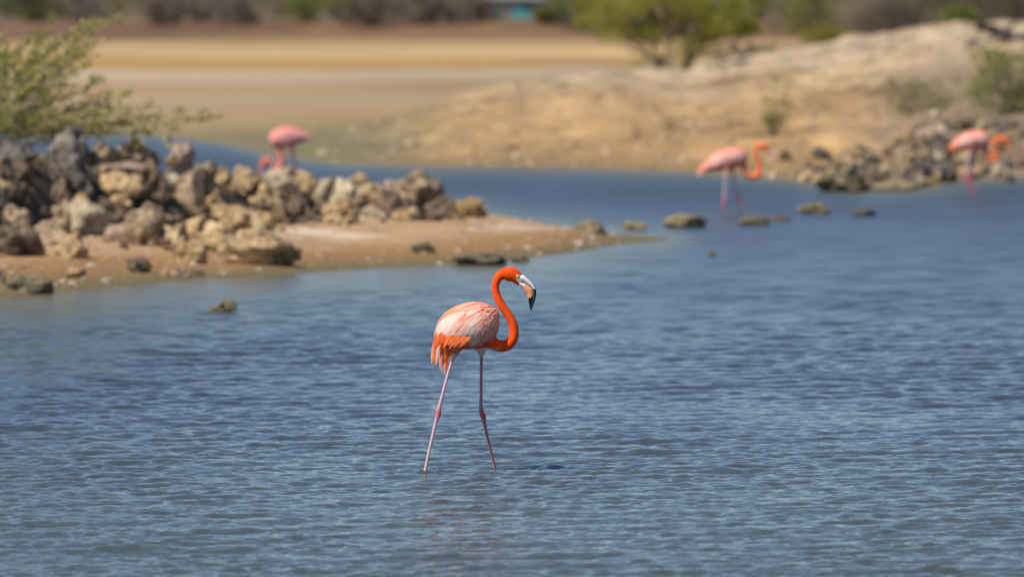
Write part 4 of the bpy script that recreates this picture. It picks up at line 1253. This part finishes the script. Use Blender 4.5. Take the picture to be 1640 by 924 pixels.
NEARV = [
 (1320, 150, 90, 300, GREEN, 'tall green tree behind the yellow green shrub'),
 (1405, 110, 66, 280, DRY, 'pale grey brown scrub between yellow green shrub and dark thicket'),
 (1478, 150, 92, 252, BRN, 'dark brown thicket on the right skyline above the hill'),
 (1555, 130, 80, 262, DKG, 'dark green bush on the skyline right of the brown thicket'),
 (1640, 150, 74, 255, BRN, 'brown scrub at the upper right corner behind the driftwood'),
 (1530, 60, 34, 245, GREEN, 'small lit green bush at the foot of the brown thicket'),
]
for i, (px, w, h, d, cols, lab) in enumerate(NEARV):
    tree = 'tree' in lab
    shrub('tree' if tree else 'bush', lab, 'tree' if tree else 'bush', px, 0, w * 1.25, h + 62, d, cols, 6500, .10, seed=60 + i, stems=11, trunk_h=.15)

# low wood beyond everything: reads as one mass
R = np.random.RandomState(77)
cc = []; dd = []
for k in range(420):
    y = R.uniform(545, 700); px = R.uniform(-700, 2300); x = (px - 820) * y / FPX
    hh = R.uniform(2.2, 4.5) * .6; z = terr(x, y)
    m_ = 90
    q = R.normal(0, 1, (m_, 3)); q /= np.linalg.norm(q, axis=1)[:, None]; q *= (R.rand(m_) ** .4)[:, None] * np.array((2.2, 2.0, hh))
    cc.append(np.array((x, y, z + hh)) + q); dd.append(q + np.array((0, 0, .5)))
wood = foliage_obj('far_scrub_wood', np.vstack(cc), np.vstack(dd), .34, .2, OLV + DRY + GREEN, LEAFM, None, 7)
tag(wood, 'continuous low scrub wood on the plain far behind the lagoon', 'scrub', kind='stuff')

# ------------------------------------------------------------------ teal shed among the far scrub
def box(mb, x0, x1, y0, y1, z0, z1):
    V = [(x0, y0, z0), (x1, y0, z0), (x1, y1, z0), (x0, y1, z0), (x0, y0, z1), (x1, y0, z1), (x1, y1, z1), (x0, y1, z1)]
    mb.add((V, [(0, 3, 2, 1), (4, 5, 6, 7), (0, 1, 5, 4), (1, 2, 6, 5), (2, 3, 7, 6), (3, 0, 4, 7)]))
d = 505.; s = FPX / d; x = (832 - 820) / s; z = terr(x, d)
shed = bpy.data.objects.new('shed', None); COL.objects.link(shed); shed.location = (x, d, z)
tag(shed, 'low teal painted shed half hidden in the scrub at the top centre', 'shed')
TEAL = flat_mat('teal_paint', (.08, .30, .30), .6); SHROOF = flat_mat('weathered_roof_sheet', (.22, .18, .15), .8); SHDARK = flat_mat('dark_window', (.02, .025, .03), .3)
mb = MB(); box(mb, -1.7, 1.7, -1.2, 1.2, -.1, 1.15); obj('wall', mb.mesh('wall', False), TEAL, shed)
mb = MB(); mb.add(([(-1.9, -1.45, 1.16), (1.9, -1.45, 1.16), (1.9, 0, 1.62), (-1.9, 0, 1.62), (1.9, 1.45, 1.16), (-1.9, 1.45, 1.16), (-1.9, -1.45, 1.10), (1.9, -1.45, 1.10), (1.9, 1.45, 1.10), (-1.9, 1.45, 1.10)],
      [(0, 1, 2, 3), (3, 2, 4, 5), (1, 0, 6, 7), (5, 4, 8, 9), (6, 9, 8, 7), (0, 3, 5, 9, 6), (1, 7, 8, 4, 2)])); obj('roof', mb.mesh('roof', False), SHROOF, shed)
mb = MB(); box(mb, -1.1, -.5, -1.23, -1.203, 0, .95); obj('door', mb.mesh('door', False), SHROOF, shed)
mb = MB(); box(mb, .3, .9, -1.23, -1.203, .5, .9); obj('window', mb.mesh('window', False), SHDARK, shed)

# ------------------------------------------------------------------ driftwood on the crest
d = hit(1603, 66)[0] - .8; s = FPX / d
x = (1600 - 820) / s; z = terr(x, d)
DEADWOOD = flat_mat('charred_dead_wood', (.055, .04, .034), .9)
log = bpy.data.objects.new('driftwood', None); COL.objects.link(log); log.location = (x, d, z)
tag(log, 'dark dead branch of driftwood lying on the hill crest at the upper right', 'driftwood')
def LL(px, py, lat): return np.array(((px - 1600) / s, lat, (W(px, py, d).z - z)))
mb = MB(); mb.add(tube(catmull([LL(1562, 42, 0), LL(1583, 46, .05), LL(1603, 52, 0), LL(1625, 64, -.1), (LL(1660, 72, -.1))], 6), np.linspace(.08, .19, 25) * (1 + .2 * np.sin(np.arange(25))), 9)); obj('log', mb.mesh('log'), DEADWOOD, log)
for a in ([(1583, 46, .05), (1572, 36, -.1), (1560, 34, -.2)], [(1603, 52, 0), (1592, 62, -.3), (1576, 64, -.5)], [(1610, 56, 0), (1618, 42, .1), (1634, 38, .2)]):
    mb = MB(); mb.add(tube(catmull([LL(*q) for q in a], 5), np.linspace(.055, .015, 11), 7)); obj('branch', mb.mesh('branch'), DEADWOOD, log)
